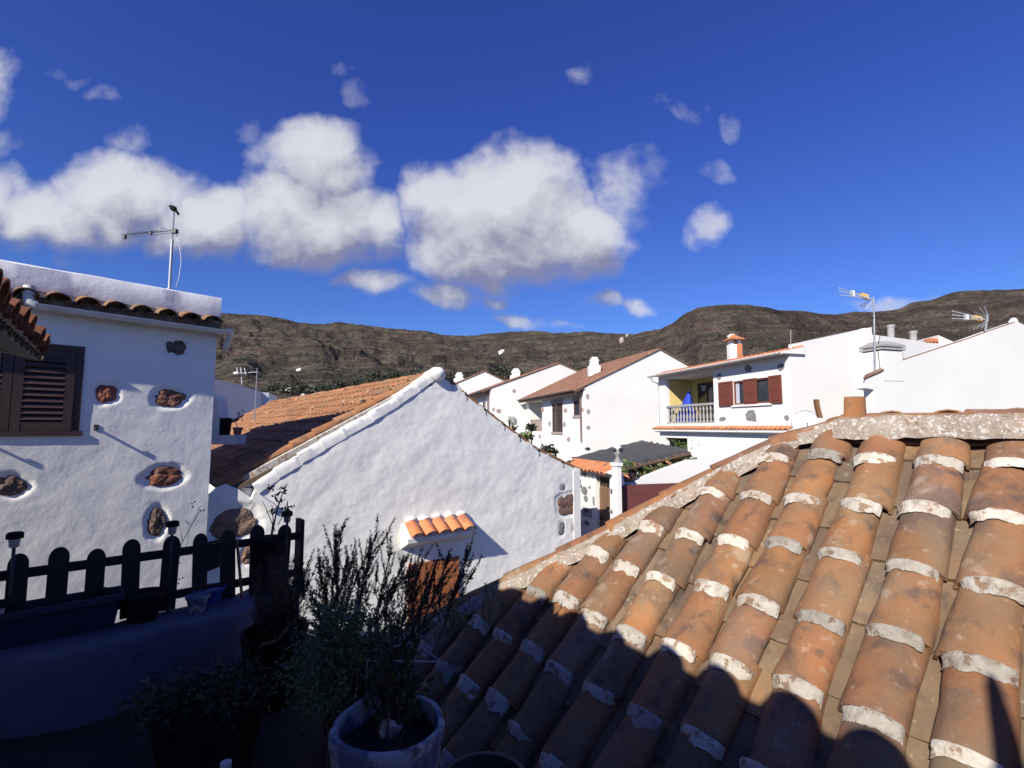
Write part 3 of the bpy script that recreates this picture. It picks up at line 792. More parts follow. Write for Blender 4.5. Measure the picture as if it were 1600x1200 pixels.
# backing so the wall has thickness
poly = [GA.P(uE, 0, -.07), GA.P(U1, 0, -.07)]+[GA.P(u, z-.03, -.07) for u, z in GO[::-1] if u > uE+.02]+[GA.P(uE, gtop(uE+.03)-.05, -.07)]
m.prism(poly, -GA.n*.25)
m.prism([GA.P(U0, 0, -.09), GA.P(uE+.1, 0, -.09), GA.P(uE+.1, gtop(uE)-.02, -.09), GA.P(GA.uz(352, 756)[0], gtop(GA.uz(352, 756)[0])-.03, -.09), GA.P(U0, gtop(U0)-.02, -.09)], -GA.n*.22)
m.prism([GA.P(U1, 0, .01), GA.P(U1, 0, -3.0), GA.P(U1, gtop(U1)-.06, -3.0), GA.P(U1, gtop(U1)-.02, .01)], -GA.d*.22)
m.prism([GA.P(uE+.3, 0, -.3), GA.P(uE+.3, 0, -14), GA.P(uE+.3, E-1.3, -14), GA.P(uE+.3, E-1.3, -.3)], GA.d*.2)
tq_ = [GA.P(u, z, 0) for u, z in GO]
for a, b in zip(tq_, tq_[1:]): m.quad(a, b, b-GA.n*.1+V((0, 0, -.01)), a-GA.n*.1+V((0, 0, -.01)))
m.build('wall', M['stucco'], gh, smooth=True, auto=45)
# roof
uA, zA = GA.uz(681, 583); uB, zB = GA.uz(352, 758)
RIDGE = GA.P(uA, zA, 0); LEN = 14.2
SLn = (GA.P(uA, zA)-GA.P(uB, zB)).normalized()     # up the left slope
LN = SLn.cross(GR).normalized(); LN = LN if LN.z > 0 else -LN
def lslope(t, g, n=0): return GA.P(uA, zA)-SLn*t+GR*g+LN*n
SLEN = (GA.P(uA, zA)-GA.P(uB, zB)).length+.05
m = MB()
tile_field(m, lslope(.05, .38, -.06), GR, -SLn, LN, 54, SLEN-.05, sp=.255, ex=.38, seg=7, tin=(.78, 1.25, .12), r=.105)
m.build('cover_tiles', M['tile_mid'], gh, smooth=True, auto=50)
m = MB(); m.prism([lslope(0, .0, -.10), lslope(0, LEN, -.10), lslope(SLEN, LEN, -.10), lslope(SLEN, .0, -.10)], -LN*.06)
rz = GO[-1]; RD = (GA.P(U1, rz[1])-GA.P(uA, zA)).normalized(); 
m.build('roof_deck', M['tile_pan'], gh)
# right slope follows its sagging line
m = MB(); pr = [GA.P(u, z, 0) for u, z in GO if u >= uA-.02]
for a, b in zip(pr, pr[1:]):
    k = V((0, 0, .015))
    m.prism([a+k, b+k, b+k+GR*LEN, a+k+GR*LEN], V((0, 0, -.05)))
m.build('right_roof_slope', M['tile_mid'], gh)
m = MB()
for a, b in zip(pr[1:], pr[2:]):
    A = (b-a); ln = A.length; A.normalize(); NN = A.cross(GR).normalized(); NN = NN if NN.z > 0 else -NN
    k = max(1, round(ln/.36))
    for i in range(k): m.barrel(a+A*(ln*i/k)+GR*.10+NN*(-.02), A, GR, NN, ln/k+.03, .085, .10, .6, 8, 1, .013, rt(.7, 1., .1), lift=.012)
m.build('right_verge_tiles', M['tile_mid'], gh, smooth=True, auto=50)
m = MB()
for (px, py) in [(705, 596), (727, 613), (757, 637), (786, 660), (810, 678), (840, 700), (878, 719)]:
    m = MB(); p = GA.at(px, py+2, .01); m.blob(p, GA.d*.028, GA.n*.015, (0, 0, .035), px, .2, 8, 6, tint=(.4, .38, .36))
    p = GA.at(px+2, py+8, .0); m.blob(p, GA.d*.010, GA.n*.012, (0, 0, .07), px, .2, 8, 6, tint=(.9, .9, .95))
    m.build('mortar_drip', M['mortar'], gh, smooth=True)
# ridge
m = MB(); g = 0.25
while g < LEN:
    m.barrel(GA.P(uA, zA-.045, 0)+GR*g+V((0, 0, random.uniform(-.015, .015))), GR, GA.d, V((0, 0, 1)), .42, .115, .13, .75, 10, 1, .013, rt(.75, 1.15, .12)); g += .38
m.build('ridge_tiles', M['tile_mid'], gh, smooth=True, auto=50)
m = MB()
for i in range(34):
    t = random.uniform(.3, SLEN-.2); g = random.uniform(.6, LEN)
    m = MB(); m.blob(lslope(t, g, .02), GR*random.uniform(.05, .12), SLn*random.uniform(.03, .07), LN*.05, i, .3, 9, 6, tint=(1.1, .8, .6))
    m.build('mortar_patch', M['mortar'], gh, smooth=True)
# tan verge tiles next to the white verge
m = MB(); s = 0; g0 = .27
while s < SLEN-.05:
    m.barrel(lslope(s, g0, -.01), -SLn, GR, LN, .46, .095, .115, .85, 12, 2, .014, rt(.9, 1.15, .08), jit=.004, seed=s*9, lift=.02); s += .40
m.build('verge_tiles', M['tile_mid'], gh, smooth=True, auto=50)
m = MB(); s = .40
while s < SLEN-.05:
    m = MB(); m.blob(lslope(s+.02, g0, .02), GR*.095, -SLn*.03, LN*.085, int(s*10), .25, 10, 6, tint=(1.05, 1.03, 1.)); s += .40
    m.build('verge_mortar', M['mortar_white'], gh, smooth=True)
m = MB(); m.prism([lslope(0, .02, -.14), lslope(0, .46, -.14), lslope(SLEN-.06, .46, -.14), lslope(SLEN-.06, .16, -.14), lslope(SLEN-.5, .02, -.14)], LN*.125); m.build('verge_bed', M['mortar_white'], gh)
# white verge: overlapping whitewashed courses with a stepped lower edge
m = MB(); vpts = [GA.uz(*p) for p in [(400, 772), (440, 741), (490, 711), (530, 687), (586, 655), (637, 622), (671, 597), (681, 588)]]
for i in range(9):
    t0, t1 = i/9, (i+1)/9
    def vp(t):
        t *= (len(vpts)-1); k = min(int(t), len(vpts)-2); f = t-k
        return vpts[k][0]+(vpts[k+1][0]-vpts[k][0])*f, vpts[k][1]+(vpts[k+1][1]-vpts[k][1])*f
    a, b = vp(t0), vp(min(1, t1+.03))
    A, B = GA.P(a[0], a[1]+.066, -.0), GA.P(b[0], b[1]+.05, -.0)
    T = (B-A); ln = T.length; T.normalize(); NN = T.cross(GA.n).normalized(); NN = NN if NN.z > 0 else -NN
    nn = 10; vs = []; pf = [(-.30, .07), (-.20, .095), (-.08, .105), (.0, .095), (.012, .07), (.014, .0), (.010, -.085), (-.02, -.095)]
    for r in range(nn+1):
        for j, (o, h) in enumerate(pf):
            k = .014*noise.noise(V((i*3+r*.35, j*.8, 4)))
            step = .012*(1-r/nn)
            vs.append(A+T*(ln*r/nn)+GA.n*(o+k+step*(o > 0))+NN*(h+k+step))
    w = len(pf); fs = [(r*w+j, r*w+j+1, (r+1)*w+j+1, (r+1)*w+j) for r in range(nn) for j in range(w-1)]+[tuple(range(w-1, -1, -1)), tuple(nn*w+j for j in range(w))]
    m.add(vs, fs)
m.build('white_verge', M['stucco'], gh, smooth=True, auto=40)
m = MB(); q = GA.at(682, 583, .02); m.blob(q+V((0, 0, -.02)), GA.d*.17, GA.n*.14, (0, 0, .14), 4, .10, 16, 10)
m.box(q+GA.d*-.11-GA.n*.25+V((0, 0, -.30)), GA.d*.22, GA.n*.23, V((0, 0, .26)))
m.build('gable_knob', M['stucco'], gh, smooth=True, auto=50)
# eave end under the verge: tile end and small boxed return
m = MB(); a = GA.at(397, 777, .02); b = GA.at(430, 797, .02)
m.prism([GA.at(398, 767, 0), GA.at(431, 790, 0), GA.at(424, 800, 0), GA.at(391, 780, 0)], GA.n*.05)
m.build('verge_return', M['stucco'], gh)
m = MB(); m.barrel(lslope(SLEN-.32, .11, -.06), -SLn, GR, LN, .36, .085, .10, .8, 10, 2, .014, (1.1, 1, .9)); m.build('eave_tile', M['tile_mid'], gh, smooth=True, auto=50)
# stones
for q in GST: stone(GA, q, gh)
m = MB(); m.prism([GA.at(323, 847, .0), GA.at(343, 843, .0), GA.at(343, 885, .0), GA.at(323, 893, .0)], GA.n*.018)
m.build('niche_shade_plate', M['dark_fill'], gh)  # dark plate on the wall, painted in for a niche's shade
# small shuttered window under a tiled hood
wu0, wz0_ = GA.uz(640, 915); wu1, wzt = GA.uz(717, 868)
m = MB(); wz0_ = E-1.95; wzt = E-1.58
_, wzt = GA.uz(640, 882)
u_a, u_b = GA.uz(638, 880)[0], GA.uz(716, 868)[0]; wzb = wzt-1.0
m.box(GA.P(u_a, wzb, -.01), GA.d*.05, GA.n*.055, V((0, 0, wzt-wzb))); m.box(GA.P(u_b-.05, wzb, -.01), GA.d*.05, GA.n*.055, V((0, 0, wzt-wzb)))
m.box(GA.P(u_a+.05, wzt-.05, -.02), GA.d*(u_b-u_a-.1), GA.n*.052, V((0, 0, .05)))
wn = m.build('window', M['orange_wood'], gh)
for i in range(2):
    h = (u_b-u_a-.1)/2; a = u_a+.05+i*h; m = MB()
    m.box(GA.P(a+.004, wzb, .0), GA.d*(h-.008), GA.n*.034, V((0, 0, wzt-.055-wzb)))
    for j in range(3): m.box(GA.P(a+.03, wzt-.14-.3*j-.2, .033), GA.d*(h-.06), GA.n*.009, V((0, 0, .22)))
    m.build('shutter', M['orange_wood'], wn)
hd = MB(); hl = GA.uz(629, 842); hr = GA.uz(729, 828); hw = hr[0]-hl[0]; hz = hl[1]-.02
HD = (GA.n*cos(radians(32))-V((0, 0, 1))*sin(radians(32))); HN = (GA.n*sin(radians(32))+V((0, 0, 1))*cos(radians(32)))
for i in range(5):
    hd.barrel(GA.P(hl[0]+hw*(i+.5)/5, hz+.29, -.0), HD, GA.d, HN, .40, .105, .128, .85, 12, 2, .015, rt(1.0, 1.2, .05), jit=.004, seed=i, a0=.05)
hd.build('hood_tiles', M['tile_bright'], wn, smooth=True, auto=50)
hb = MB()
hb.prism([GA.P(hl[0]-.03, hz-.16, -.02), GA.P(hl[0]-.03, hz-.02, .27), GA.P(hl[0]-.03, hz+.06, .28), GA.P(hl[0]-.03, hz+.30, .0), GA.P(hl[0]-.03, hz+.30, -.02)], GA.d*(hw+.06))
for i in range(5): hb.blob(GA.P(hl[0]+hw*(i+.5)/5, hz+.34, .03), GA.d*.11, GA.n*.06, (0, 0, .06), i, .15, 10, 6)
hb.build('hood_base', M['stucco'], wn, smooth=True, auto=40)

# ---- ledge wall, tub, pot and twig between the left house and the long roof
Y9 = 8.7
gw = MB()
def fpoly(mb, pts, Y, th, bottom=None):
    P = [at(px, py, Y) for px, py in pts]
    mb.prism(P, V((0, th, 0)))
a = at(322, 680, Y9); b = at(368, 681, Y9)
gw.box(V((a.x-.3, Y9, a.z-.16)), V((b.x-a.x+.3, 0, 0)), V((0, .35, 0)), V((0, 0, .16)))
c = at(336, 621, Y9)
vs = []
gp = [at(322, 616, Y9+.02), at(334, 619, Y9+.02), at(339, 624, Y9+.02), at(341, 640, Y9+.02), at(343, 652, Y9+.02), at(340, 682, Y9+.02), at(322, 682, Y9+.02)]
gw.prism(gp, V((0, .3, 0)))
tag(gw.build('garden_wall', M['stucco'], loc=V((a.x, Y9, 0))), 'low rounded white wall with a ledge, wedged between the tall house and the long orange roof', 'wall')
tb = MB(); c = at(350, 680, Y9+.15); r = 10/780*Y9
tb.lathe(c, [(r*.8, 0), (r*.92, .10), (r, .26), (r*1.08, .27), (r*1.08, .30), (r*.95, .30), (r*.9, .22), (0, .21)], 18)
tag(tb.build('tub', M['black'], loc=c, smooth=True, auto=40), 'black tub on the white ledge beside the tall house', 'tub')
p2 = thing('flower_pot', 'little terracotta pot with a bare dark twig, beside the black tub on the ledge', 'flower pot', at(371, 680, Y9+.2)); c = LOC[p2]; r = .075
tb = MB(); tb.lathe(c, [(r*.7, 0), (r, .11), (r*1.1, .11), (r*1.1, .14), (r*.9, .14), (0, .12)], 16); tb.build('pot', M['terracotta'], p2, smooth=True, auto=40)
tb = MB(); q = c+V((0, 0, .12)); tb.tube([q, q+V((-.05, 0, .12)), q+V((.0, 0, .22)), q+V((.03, 0, .3))], [.008, .006, .004, .003], 5)
for k in range(14): tb.blob(q+V((random.uniform(-.02, .08), random.uniform(-.03, .03), random.uniform(.12, .34))), (.012, 0, 0), (0, .01, 0), (0, 0, .012), k, .3, 6, 4)
tb.build('twig', M['bark'], p2)

# ================================================================ generic white houses
def house_shell(th, P0, F, G, L, W, ze, rise, mats, zb=0, t=.25, facade_holes=(), tile='tile_far', over=.5, ridge_at=.5, eave_dark=True, right_wall=True, sp=.3, vent=None):
    """P0 = near facade corner, F runs along the facade away from us, G along the gable; facade looks along -G"""
    F = V((F[0], F[1], 0)).normalized(); G = V((G[0], G[1], 0)).normalized(); P0 = V((P0[0], P0[1], 0)); Z = V((0, 0, 1))
    m = MB()
    # facade slab with openings
    us = sorted({0, L, *[h[0] for h in facade_holes], *[h[1] for h in facade_holes]})
    zs = sorted({zb, ze, *[h[2] for h in facade_holes], *[h[3] for h in facade_holes]})
    for a, b in zip(us, us[1:]):
        for c, d in zip(zs, zs[1:]):
            um, zm = (a+b)/2, (c+d)/2
            if any(h[0] < um < h[1] and h[2] < zm < h[3] for h in facade_holes): continue
            m.box(P0+F*a+Z*c, F*(b-a), G*t, Z*(d-c))
    wr = W*ridge_at; gp = [P0+G*t+Z*zb, P0+G*W+Z*zb, P0+G*W+Z*(ze+rise*(1-(W-wr)/wr) if False else ze), P0+G*wr+Z*(ze+rise), P0+G*t+Z*(ze+rise*t/wr)]
    m.prism(gp, F*t)
    m.prism([p+F*(L-t) for p in gp], F*t)
    m.box(P0+G*(W-t)+Z*zb+F*t, F*(L-2*t), G*t, Z*(ze-zb-.02))
    m.build('wall', M['stucco_far'], th)
    # roofs
    sl = (G*wr+Z*rise); sln = sl.length; sl.normalize(); nn = (-G*rise+Z*wr).normalized()
    r = MB(); ex = over
    O = P0+Z*ze-sl*ex-F*.08
    nc = int((L+.16)/sp)
    tile_field(r, O+sl*(sln+ex)+nn*.05, F, -sl, nn, nc, sln+ex, sp=sp, ex=.45, r=sp*.40, seg=5, tin=(.82, 1.15, .06))
    dk = MB()
    dk.prism([O+nn*.02, O+F*(L+.16)+nn*.02, O+F*(L+.16)+sl*(sln+ex)+nn*.02, O+sl*(sln+ex)+nn*.02], nn*.06)
    sl2 = (-G*(W-wr)+Z*rise).normalized(); s2 = sqrt((W-wr)**2+rise**2); nn2 = (G*rise+Z*(W-wr)).normalized(); O2 = P0+G*W+Z*ze-F*.08-sl2*.3
    tile_field(r, O2+sl2*(s2+.3)+nn2*.05, F, -sl2, nn2, nc, s2+.3, sp=sp, ex=.45, r=sp*.40, seg=5, tin=(.82, 1.15, .06))
    dk.prism([O2+nn2*.02, O2+F*(L+.16)+nn2*.02, O2+F*(L+.16)+sl2*(s2+.3)+nn2*.02, O2+sl2*(s2+.3)+nn2*.02], nn2*.06)
    x = 0
    while x < L: r.barrel(P0+G*wr+Z*(ze+rise+.03)+F*x, F, G, Z, .5, .13, .15, .8, 8, 1, .013, rt(.8, 1.1, .06)); x += .45
    r.build('roof', M[tile], th, smooth=True, auto=50)
    dk.build('roof_deck', M['tile_pan'], th)
    if eave_dark:
        e = MB(); e.box(O-nn*.10+sl*.03, F*(L+.16), sl*(ex-.05), nn*.10); e.box(O-nn*.16+sl*.02, F*(L+.16), sl*.06, nn*.07)
        k = int(L/.6)
        for i in range(k): e.box(O-nn*.16+sl*.10+F*(.1+i*.6), F*.09, sl*(ex-.12), nn*.06)
        e.build('eave', M['eave_wood'], th)
    return P0, F, G, Z, sl, nn
FD = (-.275, .96); GD = (.96, .275)
def far_chimney(c, w, d, h, th, capm='stucco_far'):
    m = MB(); c = V(c)
    m.box(c-V((w/2, d/2, 0)), (w, 0, 0), (0, d, 0), (0, 0, h)); m.box(c+V((-w*.35, -d*.35, h)), (w*.7, 0, 0), (0, d*.7, 0), (0, 0, h*.25))
    m.prism([c+V((-w*.42, -d*.4, h*1.25)), c+V((w*.42, -d*.4, h*1.25)), c+V((w*.2, -d*.4, h*1.25+w*.35)), c+V((-w*.2, -d*.4, h*1.25+w*.35))], (0, d*.8, 0))
    return m.build('chimney', M[capm], th)

# house 3
c3 = at(913, 690, 31); h3 = thing('gabled_house', 'white gabled house with brown tile roof, louvred door and small window, beside the balcony house', 'house', V((c3.x, c3.y, 0)), 'white gabled houses in a row up the hillside')
FP3 = Plane(c3.x, c3.y, FD)
def hole(pl, x0, y0, x1, y1):
    a = pl.uz(x0, (y0+y1)/2)[0]; b = pl.uz(x1, (y0+y1)/2)[0]
    z = [pl.uz((x0+x1)/2, y)[1] for y in (y0, y1)]
    return (min(a, b), max(a, b), min(z), max(z))
hb_ = hole(FP3, 827, 627, 847, 674); hd_ = hole(FP3, 862.5, 630, 879, 675); hw_ = hole(FP3, 896, 626, 905.5, 649)
ze3 = FP3.uz(905, 606)[1]
apex = at(1037, 545, 32.6)
L3 = FP3.uz(822, 640)[0]
wl3 = 10.9
house_shell(h3, (c3.x, c3.y), FD, GD, L3, wl3, ze3, apex.z-ze3-.1, None, facade_holes=(hb_, hd_, hw_), over=.75)
def window_in(pl, h, th, kind, dep=.12, name='window', frame='shutter_red'):
    u0, u1, z0, z1 = h; m = MB(); f = .06
    for (a, b, c, d) in ((u0, u0+f, z0, z1), (u1-f, u1, z0, z1), (u0+f, u1-f, z0, z0+f), (u0+f, u1-f, z1-f, z1)):
        m.box(pl.P(a, c, -.03), pl.d*(b-a), -pl.n*dep, V((0, 0, d-c)))
    w = m.build(name, M[frame], th)
    g = MB(); g.box(pl.P(u0+f*.5, z0+f*.5, -dep*.7), pl.d*(u1-u0-f), -pl.n*.02, V((0, 0, z1-z0-f)))
    g.build('glass', M['glass'], w)
    if kind == 'louvre':
        g = MB(); n = 14
        mid = (u0+u1)/2
        for (a, b) in ((u0+f, mid-.03), (mid+.03, u1-f)):
            for j in range(n):
                z = z0+f+(z1-z0-2*f)*j/n; g.box(pl.P(a, z, -.03), pl.d*(b-a), -pl.n*.04+V((0, 0, .05)), V((0, 0, .03)))
        g.box(pl.P(mid-.03, z0+f, -.02), pl.d*.06, -pl.n*.05, V((0, 0, z1-z0-2*f)))
        g.build('shutter', M[frame], w)
    return w
w = window_in(FP3, hd_, h3, 'louvre', name='balcony_door', frame='shutter_dark'); w2 = window_in(FP3, hw_, h3, '', frame='shutter_dark')
m = MB()
for h in (hd_, hw_):
    u0, u1, z0, z1 = h
    m.box(FP3.P(u0-.12, z1, -.0), FP3.d*(u1-u0+.24), FP3.n*.05, V((0, 0, .22))); m.box(FP3.P(u0-.05, z0-.16, 0), FP3.d*(u1-u0+.1), FP3.n*.06, V((0, 0, .16)))
m.build('stone_lintels', M['pinkrock'], h3)
# balcony recess
u0, u1, z0, z1 = hb_; m = MB(); G3 = V((*GD, 0)).normalized(); fp = FP3
m.box(fp.P(u0-.1, z0-.1, -.26), fp.d*(u1-u0+.2), -fp.n*2.2, V((0, 0, .1))); m.box(fp.P(u0-.1, z1, -.26), fp.d*(u1-u0+.2), -fp.n*2.2, V((0, 0, .1)))
m.box(fp.P(u0-.1, z0, -2.4), fp.d*(u1-u0+.2), -fp.n*.1, V((0, 0, z1-z0))); m.box(fp.P(u0-.1, z0, -.26), fp.d*.1, -fp.n*2.1, V((0, 0, z1-z0))); m.box(fp.P(u1, z0, -.26), fp.d*.1, -fp.n*2.1, V((0, 0, z1-z0)))
m.build('balcony', M['stucco_far'], h3)
m = MB(); zr = z0+.95
m.box(fp.P(u0, zr-.08, -.06), fp.d*(u1-u0), -fp.n*.1, V((0, 0, .08))); m.box(fp.P(u0, z0+.05, -.08), fp.d*(u1-u0), -fp.n*.06, V((0, 0, .06)))
for i in range(12): m.box(fp.P(u0+(u1-u0)*(i+.3)/12, z0+.1, -.08), fp.d*.09, -fp.n*.05, V((0, 0, .78)))
m.build('railing', M['pinkrock'], h3)
def flat_stone(pl, px, py, rx, ry, th, mat='pinkrock', seed=0, o=0.):
    u, z = pl.uz(px, py); ua = pl.uz(px+rx, py)[0]; za = pl.uz(px, py-ry)[1]; su, sz = abs(ua-u), za-z
    n = 7; m = MB(); pts = []
    for i in range(n):
        a = 2*pi*i/n+.3; k = 1+.25*noise.noise(V((i*1.7, seed*2.3, 1)))*2
        pts.append(pl.P(u+cos(a)*su*k, z+sin(a)*sz*k, o-.01))
    m.prism(pts, pl.n*.04); return m.build('stone', M[mat], th)
for i, q in enumerate([(857, 620, 1.6, 3), (884, 641, 3, 4), (848, 639, 2.2, 4), (859, 662, 2, 4), (882, 663, 2, 4), (843.5, 682, 2, 3.4), (889, 686, 2.6, 4), (910, 610, 2, 3), (910, 640, 2.4, 3.6)]): flat_stone(FP3, *q, h3, seed=i)
SP3 = Plane(c3.x, c3.y, GD)
for i, q in enumerate([(918, 619, 2.5, 4.5), (919, 643, 2.5, 3.4), (919, 668, 2.5, 4)]): flat_stone(SP3, *q, h3, seed=i+20)
m = MB(); u, z = FP3.uz(907, 600)
m.tube([fp.P(.35, ze3-.05, .62), fp.P(.35, ze3-.25, .55), fp.P(.28, ze3-.42, .14), fp.P(.28, E-.9, .08)], .05, 8)
gutter(m, fp.P(-.1, ze3-.18, .74), fp.P(L3+.1, ze3-.18, .74), .08, 6)
m.build('gutter', M['pipe_brown'], h3, smooth=True, auto=40)
a = at(928, 571, 35); far_chimney(a+V((0, 0, -1.4)), .8, .8, 1.35, h3)
b = SP3.at(918, 701, .02); m = MB(); m.blob(b, SP3.d*.16, SP3.n*.05, (0, 0, .10), 1, .2, 8, 6); m.build('wall_lamp', M['darkmetal'], h3)

# house 2
c2 = at(766, 640, 42); h2 = thing('gabled_house', 'white gabled house in the middle of the row, with a blank side wall', 'house', V((c2.x, c2.y, 0)), 'white gabled houses in a row up the hillside')
P2 = Plane(c2.x, c2.y, FD); ze2 = at(766, 607, 42).z; ap2 = at(870, 568, 43.6)
L2 = 9.0
hw2 = hole(P2, 754, 628, 759, 640)
house_shell(h2, (c2.x, c2.y), FD, GD, L2, 12.4, ze2, ap2.z-ze2, None, facade_holes=(hw2,), over=.8)
window_in(P2, hw2, h2, '', frame='shutter_dark')
m = MB(); m.tube([P2.P(.3, ze2-.1, .66), P2.P(.3, ze2-.4, .15), P2.P(.3, E-1.5, .08)], .07, 8); gutter(m, P2.P(-.1, ze2-.2, .78), P2.P(L2, ze2-.2, .78), .09, 6); m.build('gutter', M['pipe_brown'], h2, smooth=True, auto=40)
S2 = Plane(c2.x, c2.y, GD)
for i, q in enumerate([(803, 611, 2.6, 3), (779, 642, 4, 3.4), (771, 640, 2, 3)]): flat_stone(S2, *q, h2, seed=i+30)
m = MB(); m.box(S2.at(794, 660, .0), S2.d*.5, S2.n*.25, V((0, 0, .5))); m.build('air_conditioner', M['vent'], h2)
a = at(806, 590, 47); far_chimney(a+V((0, 0, -1)), 1.1, 1., 1.15, h2)

# house 1
c1 = at(672, 640, 53.3); h1 = thing('gabled_house', 'farthest white gabled house, only its low gable showing over the rough white wall', 'house', V((c1.x, c1.y, 0)), 'white gabled houses in a row up the hillside')
ap1 = at(757, 581, 55.0); ze1 = at(700, 604, 53.8).z
house_shell(h1, (c1.x, c1.y), FD, GD, 9, (ap1.x-c1.x)/.96*2, ze1-.9, ap1.z-ze1+.9, None, over=.8)
a = at(718, 594, 58); far_chimney(a+V((0, 0, -1)), 1.2, 1.2, 1.15, h1)

# ================================================================ BALCONY HOUSE
cb = at(1237, 640, 18.1); BP = Plane(cb.x, cb.y, FD); bh = thing('balcony_house', 'white house with an open yellow balcony, red-brown shutters and a bright orange tile eave', 'house', V((cb.x, cb.y, 0)))
LB = BP.uz(1030, 640)[0]; T3 = .25; Fb = BP.d; Gb = -BP.n
hbal = hole(BP, 1040, 590, 1115.5, 661); hbal = (hbal[0], hbal[1], BP.uz(1080, 661.5)[1], BP.uz(1080, 586)[1])
hwin = hole(BP, 1146, 592, 1203, 630)
hwin = (hwin[0], hwin[1], BP.uz(1175, 631)[1], BP.uz(1175, 592.5)[1])
ztop = BP.uz(1237, 541)[1]; zroof = E+2.72
hgar = (BP.uz(1074, 690)[0], LB-.5, 0., BP.uz(1050, 684)[1])
m = MB(); us = sorted({0, LB, hbal[0], hbal[1], hwin[0], hwin[1], hgar[0], hgar[1]}); zs = sorted({0, zroof, hbal[2], hbal[3], hwin[2], hwin[3], hgar[3]})
Z = V((0, 0, 1))
for a, b in zip(us, us[1:]):
    for c, d in zip(zs, zs[1:]):
        um, zm = (a+b)/2, (c+d)/2
        if any(h[0] < um < h[1] and h[2] < zm < h[3] for h in (hbal, hwin, hgar)): continue
        m.box(BP.P(a, c), Fb*(b-a), Gb*T3, Z*(d-c))
# side wall towards us with its rising top line
SB = Plane(cb.x, cb.y, GD)
tp = [SB.uz(*p) for p in [(1237.5, 541), (1241, 536), (1345, 514.5), (1362, 511)]]
wEnd = tp[-1][0]
m.prism([SB.P(0.0, 0, 0)+Gb*T3, SB.P(wEnd, 0), SB.P(tp[3][0], tp[3][1]), SB.P(tp[2][0], tp[2][1]), SB.P(tp[1][0]+.1, tp[1][1]), SB.P(T3, tp[1][1]-.02)], Fb*T3)
m.box(BP.P(LB-T3, 0, -T3), Gb*4.5, Fb*T3, Z*zroof)
m.box(SB.P(wEnd-.2, 0, -.26), Fb*8, Gb*.2, Z*(zroof+.4))
m.build('wall', M['stucco_far'], bh)
m = MB(); m.box(BP.P(.26, zroof-.15, -.9), Fb*(LB-.5), Gb*(wEnd-1.2), Z*.12); m.build('flat_roof', M['concrete'], bh)
# room / balcony interior
a, b, z0, z1 = hbal; D = 1.35
m = MB(); m.box(BP.P(a-.1, z0-.12, -.26), Fb*(b-a+.2), Gb*D, Z*.12); m.build('balcony_floor', M['stucco_far'], bh); m = MB(); m.box(BP.P(a-.1, z1, -.26), Fb*(b-a+.2), Gb*D, Z*.1); m.build('balcony_ceiling', M['stucco_far'], bh)
m = MB(); m.box(BP.P(b, z0, -.26), Fb*.1, Gb*(D-.05), Z*(z1-z0)); m.box(BP.P(a-.1, z0, -.26), Fb*.1, Gb*(D-.05), Z*(z1-z0)); m.box(BP.P(a-.1, z0, -.26-D+.05), Fb*(b-a+.2), Gb*.1, Z*(z1-z0))
m.build('yellow_walls', M['yellowwall'], bh)
m = MB(); m.box(BP.P(a+.05, z0, -D-.16), Fb*(b-a-.7), -Gb*.05, Z*2.05)
bd_ = m.build('balcony_door', M['shutter_dark'], bh)
m = MB()
kd = (b-a-.8)/4
for i in range(4): m.box(BP.P(a+.15+kd*i, z0+.15, -D-.10), Fb*(kd-.14), -Gb*.01, Z*1.7)
m.build('glass', M['glass'], bd_)
# balustrade
m = MB(); zr = z0+.92
m.box(BP.P(a+.002, zr-.10, -.03), Fb*(b-a-.004), Gb*.16, Z*.10); m.box(BP.P(a+.002, z0+.002, -.03), Fb*(b-a-.004), Gb*.16, Z*.08); m.build('handrail', M['vent'], bh)
nb = 15
for i in range(nb):
    m = MB(); c = BP.P(a+(b-a)*(i+.5)/nb, z0+.08, -.11); hh = zr-z0-.18
    m.lathe(c, [(.05, 0), (.05, .05), (.03, .09), (.062, hh*.28), (.05, hh*.42), (.024, hh*.58), (.03, hh*.66), (.055, hh*.8), (.035, hh*.88), (.05, hh*.93), (.05, hh)], 10)
    m.build('baluster', M['vent'], bh, smooth=True, auto=40)
# blue folded parasol cloth leaning on balcony
pc = BP.P(b-.75, z0, -.62); m = MB()
vs = []; nl, nw = 8, 12
for l in range(nl+1):
    t = l/nl; r = .62*(1-t)**.9+.05
    for k in range(nw):
        an = 2*pi*k/nw; rr = r*(1+.22*cos(an*3+t))
        vs.append(pc+Fb*(cos(an)*rr-.62*t*.6)+Gb*(sin(an)*rr*.6)+Z*(.1+1.5*t))
m.add(vs, [(l*nw+k, l*nw+(k+1) % nw, (l+1)*nw+(k+1) % nw, (l+1)*nw+k) for l in range(nl) for k in range(nw)]+[tuple(nl*nw+k for k in range(nw))])
pt_ = thing('parasol', 'folded blue parasol leaning in the yellow balcony', 'parasol', pc)
m.build('canopy', M['blue_cloth'], pt_, smooth=True); m = MB(); m.tube([pc, pc+Fb*(-.37)+Z*1.72], .02, 6); m.build('pole', M['white_plastic'], pt_)
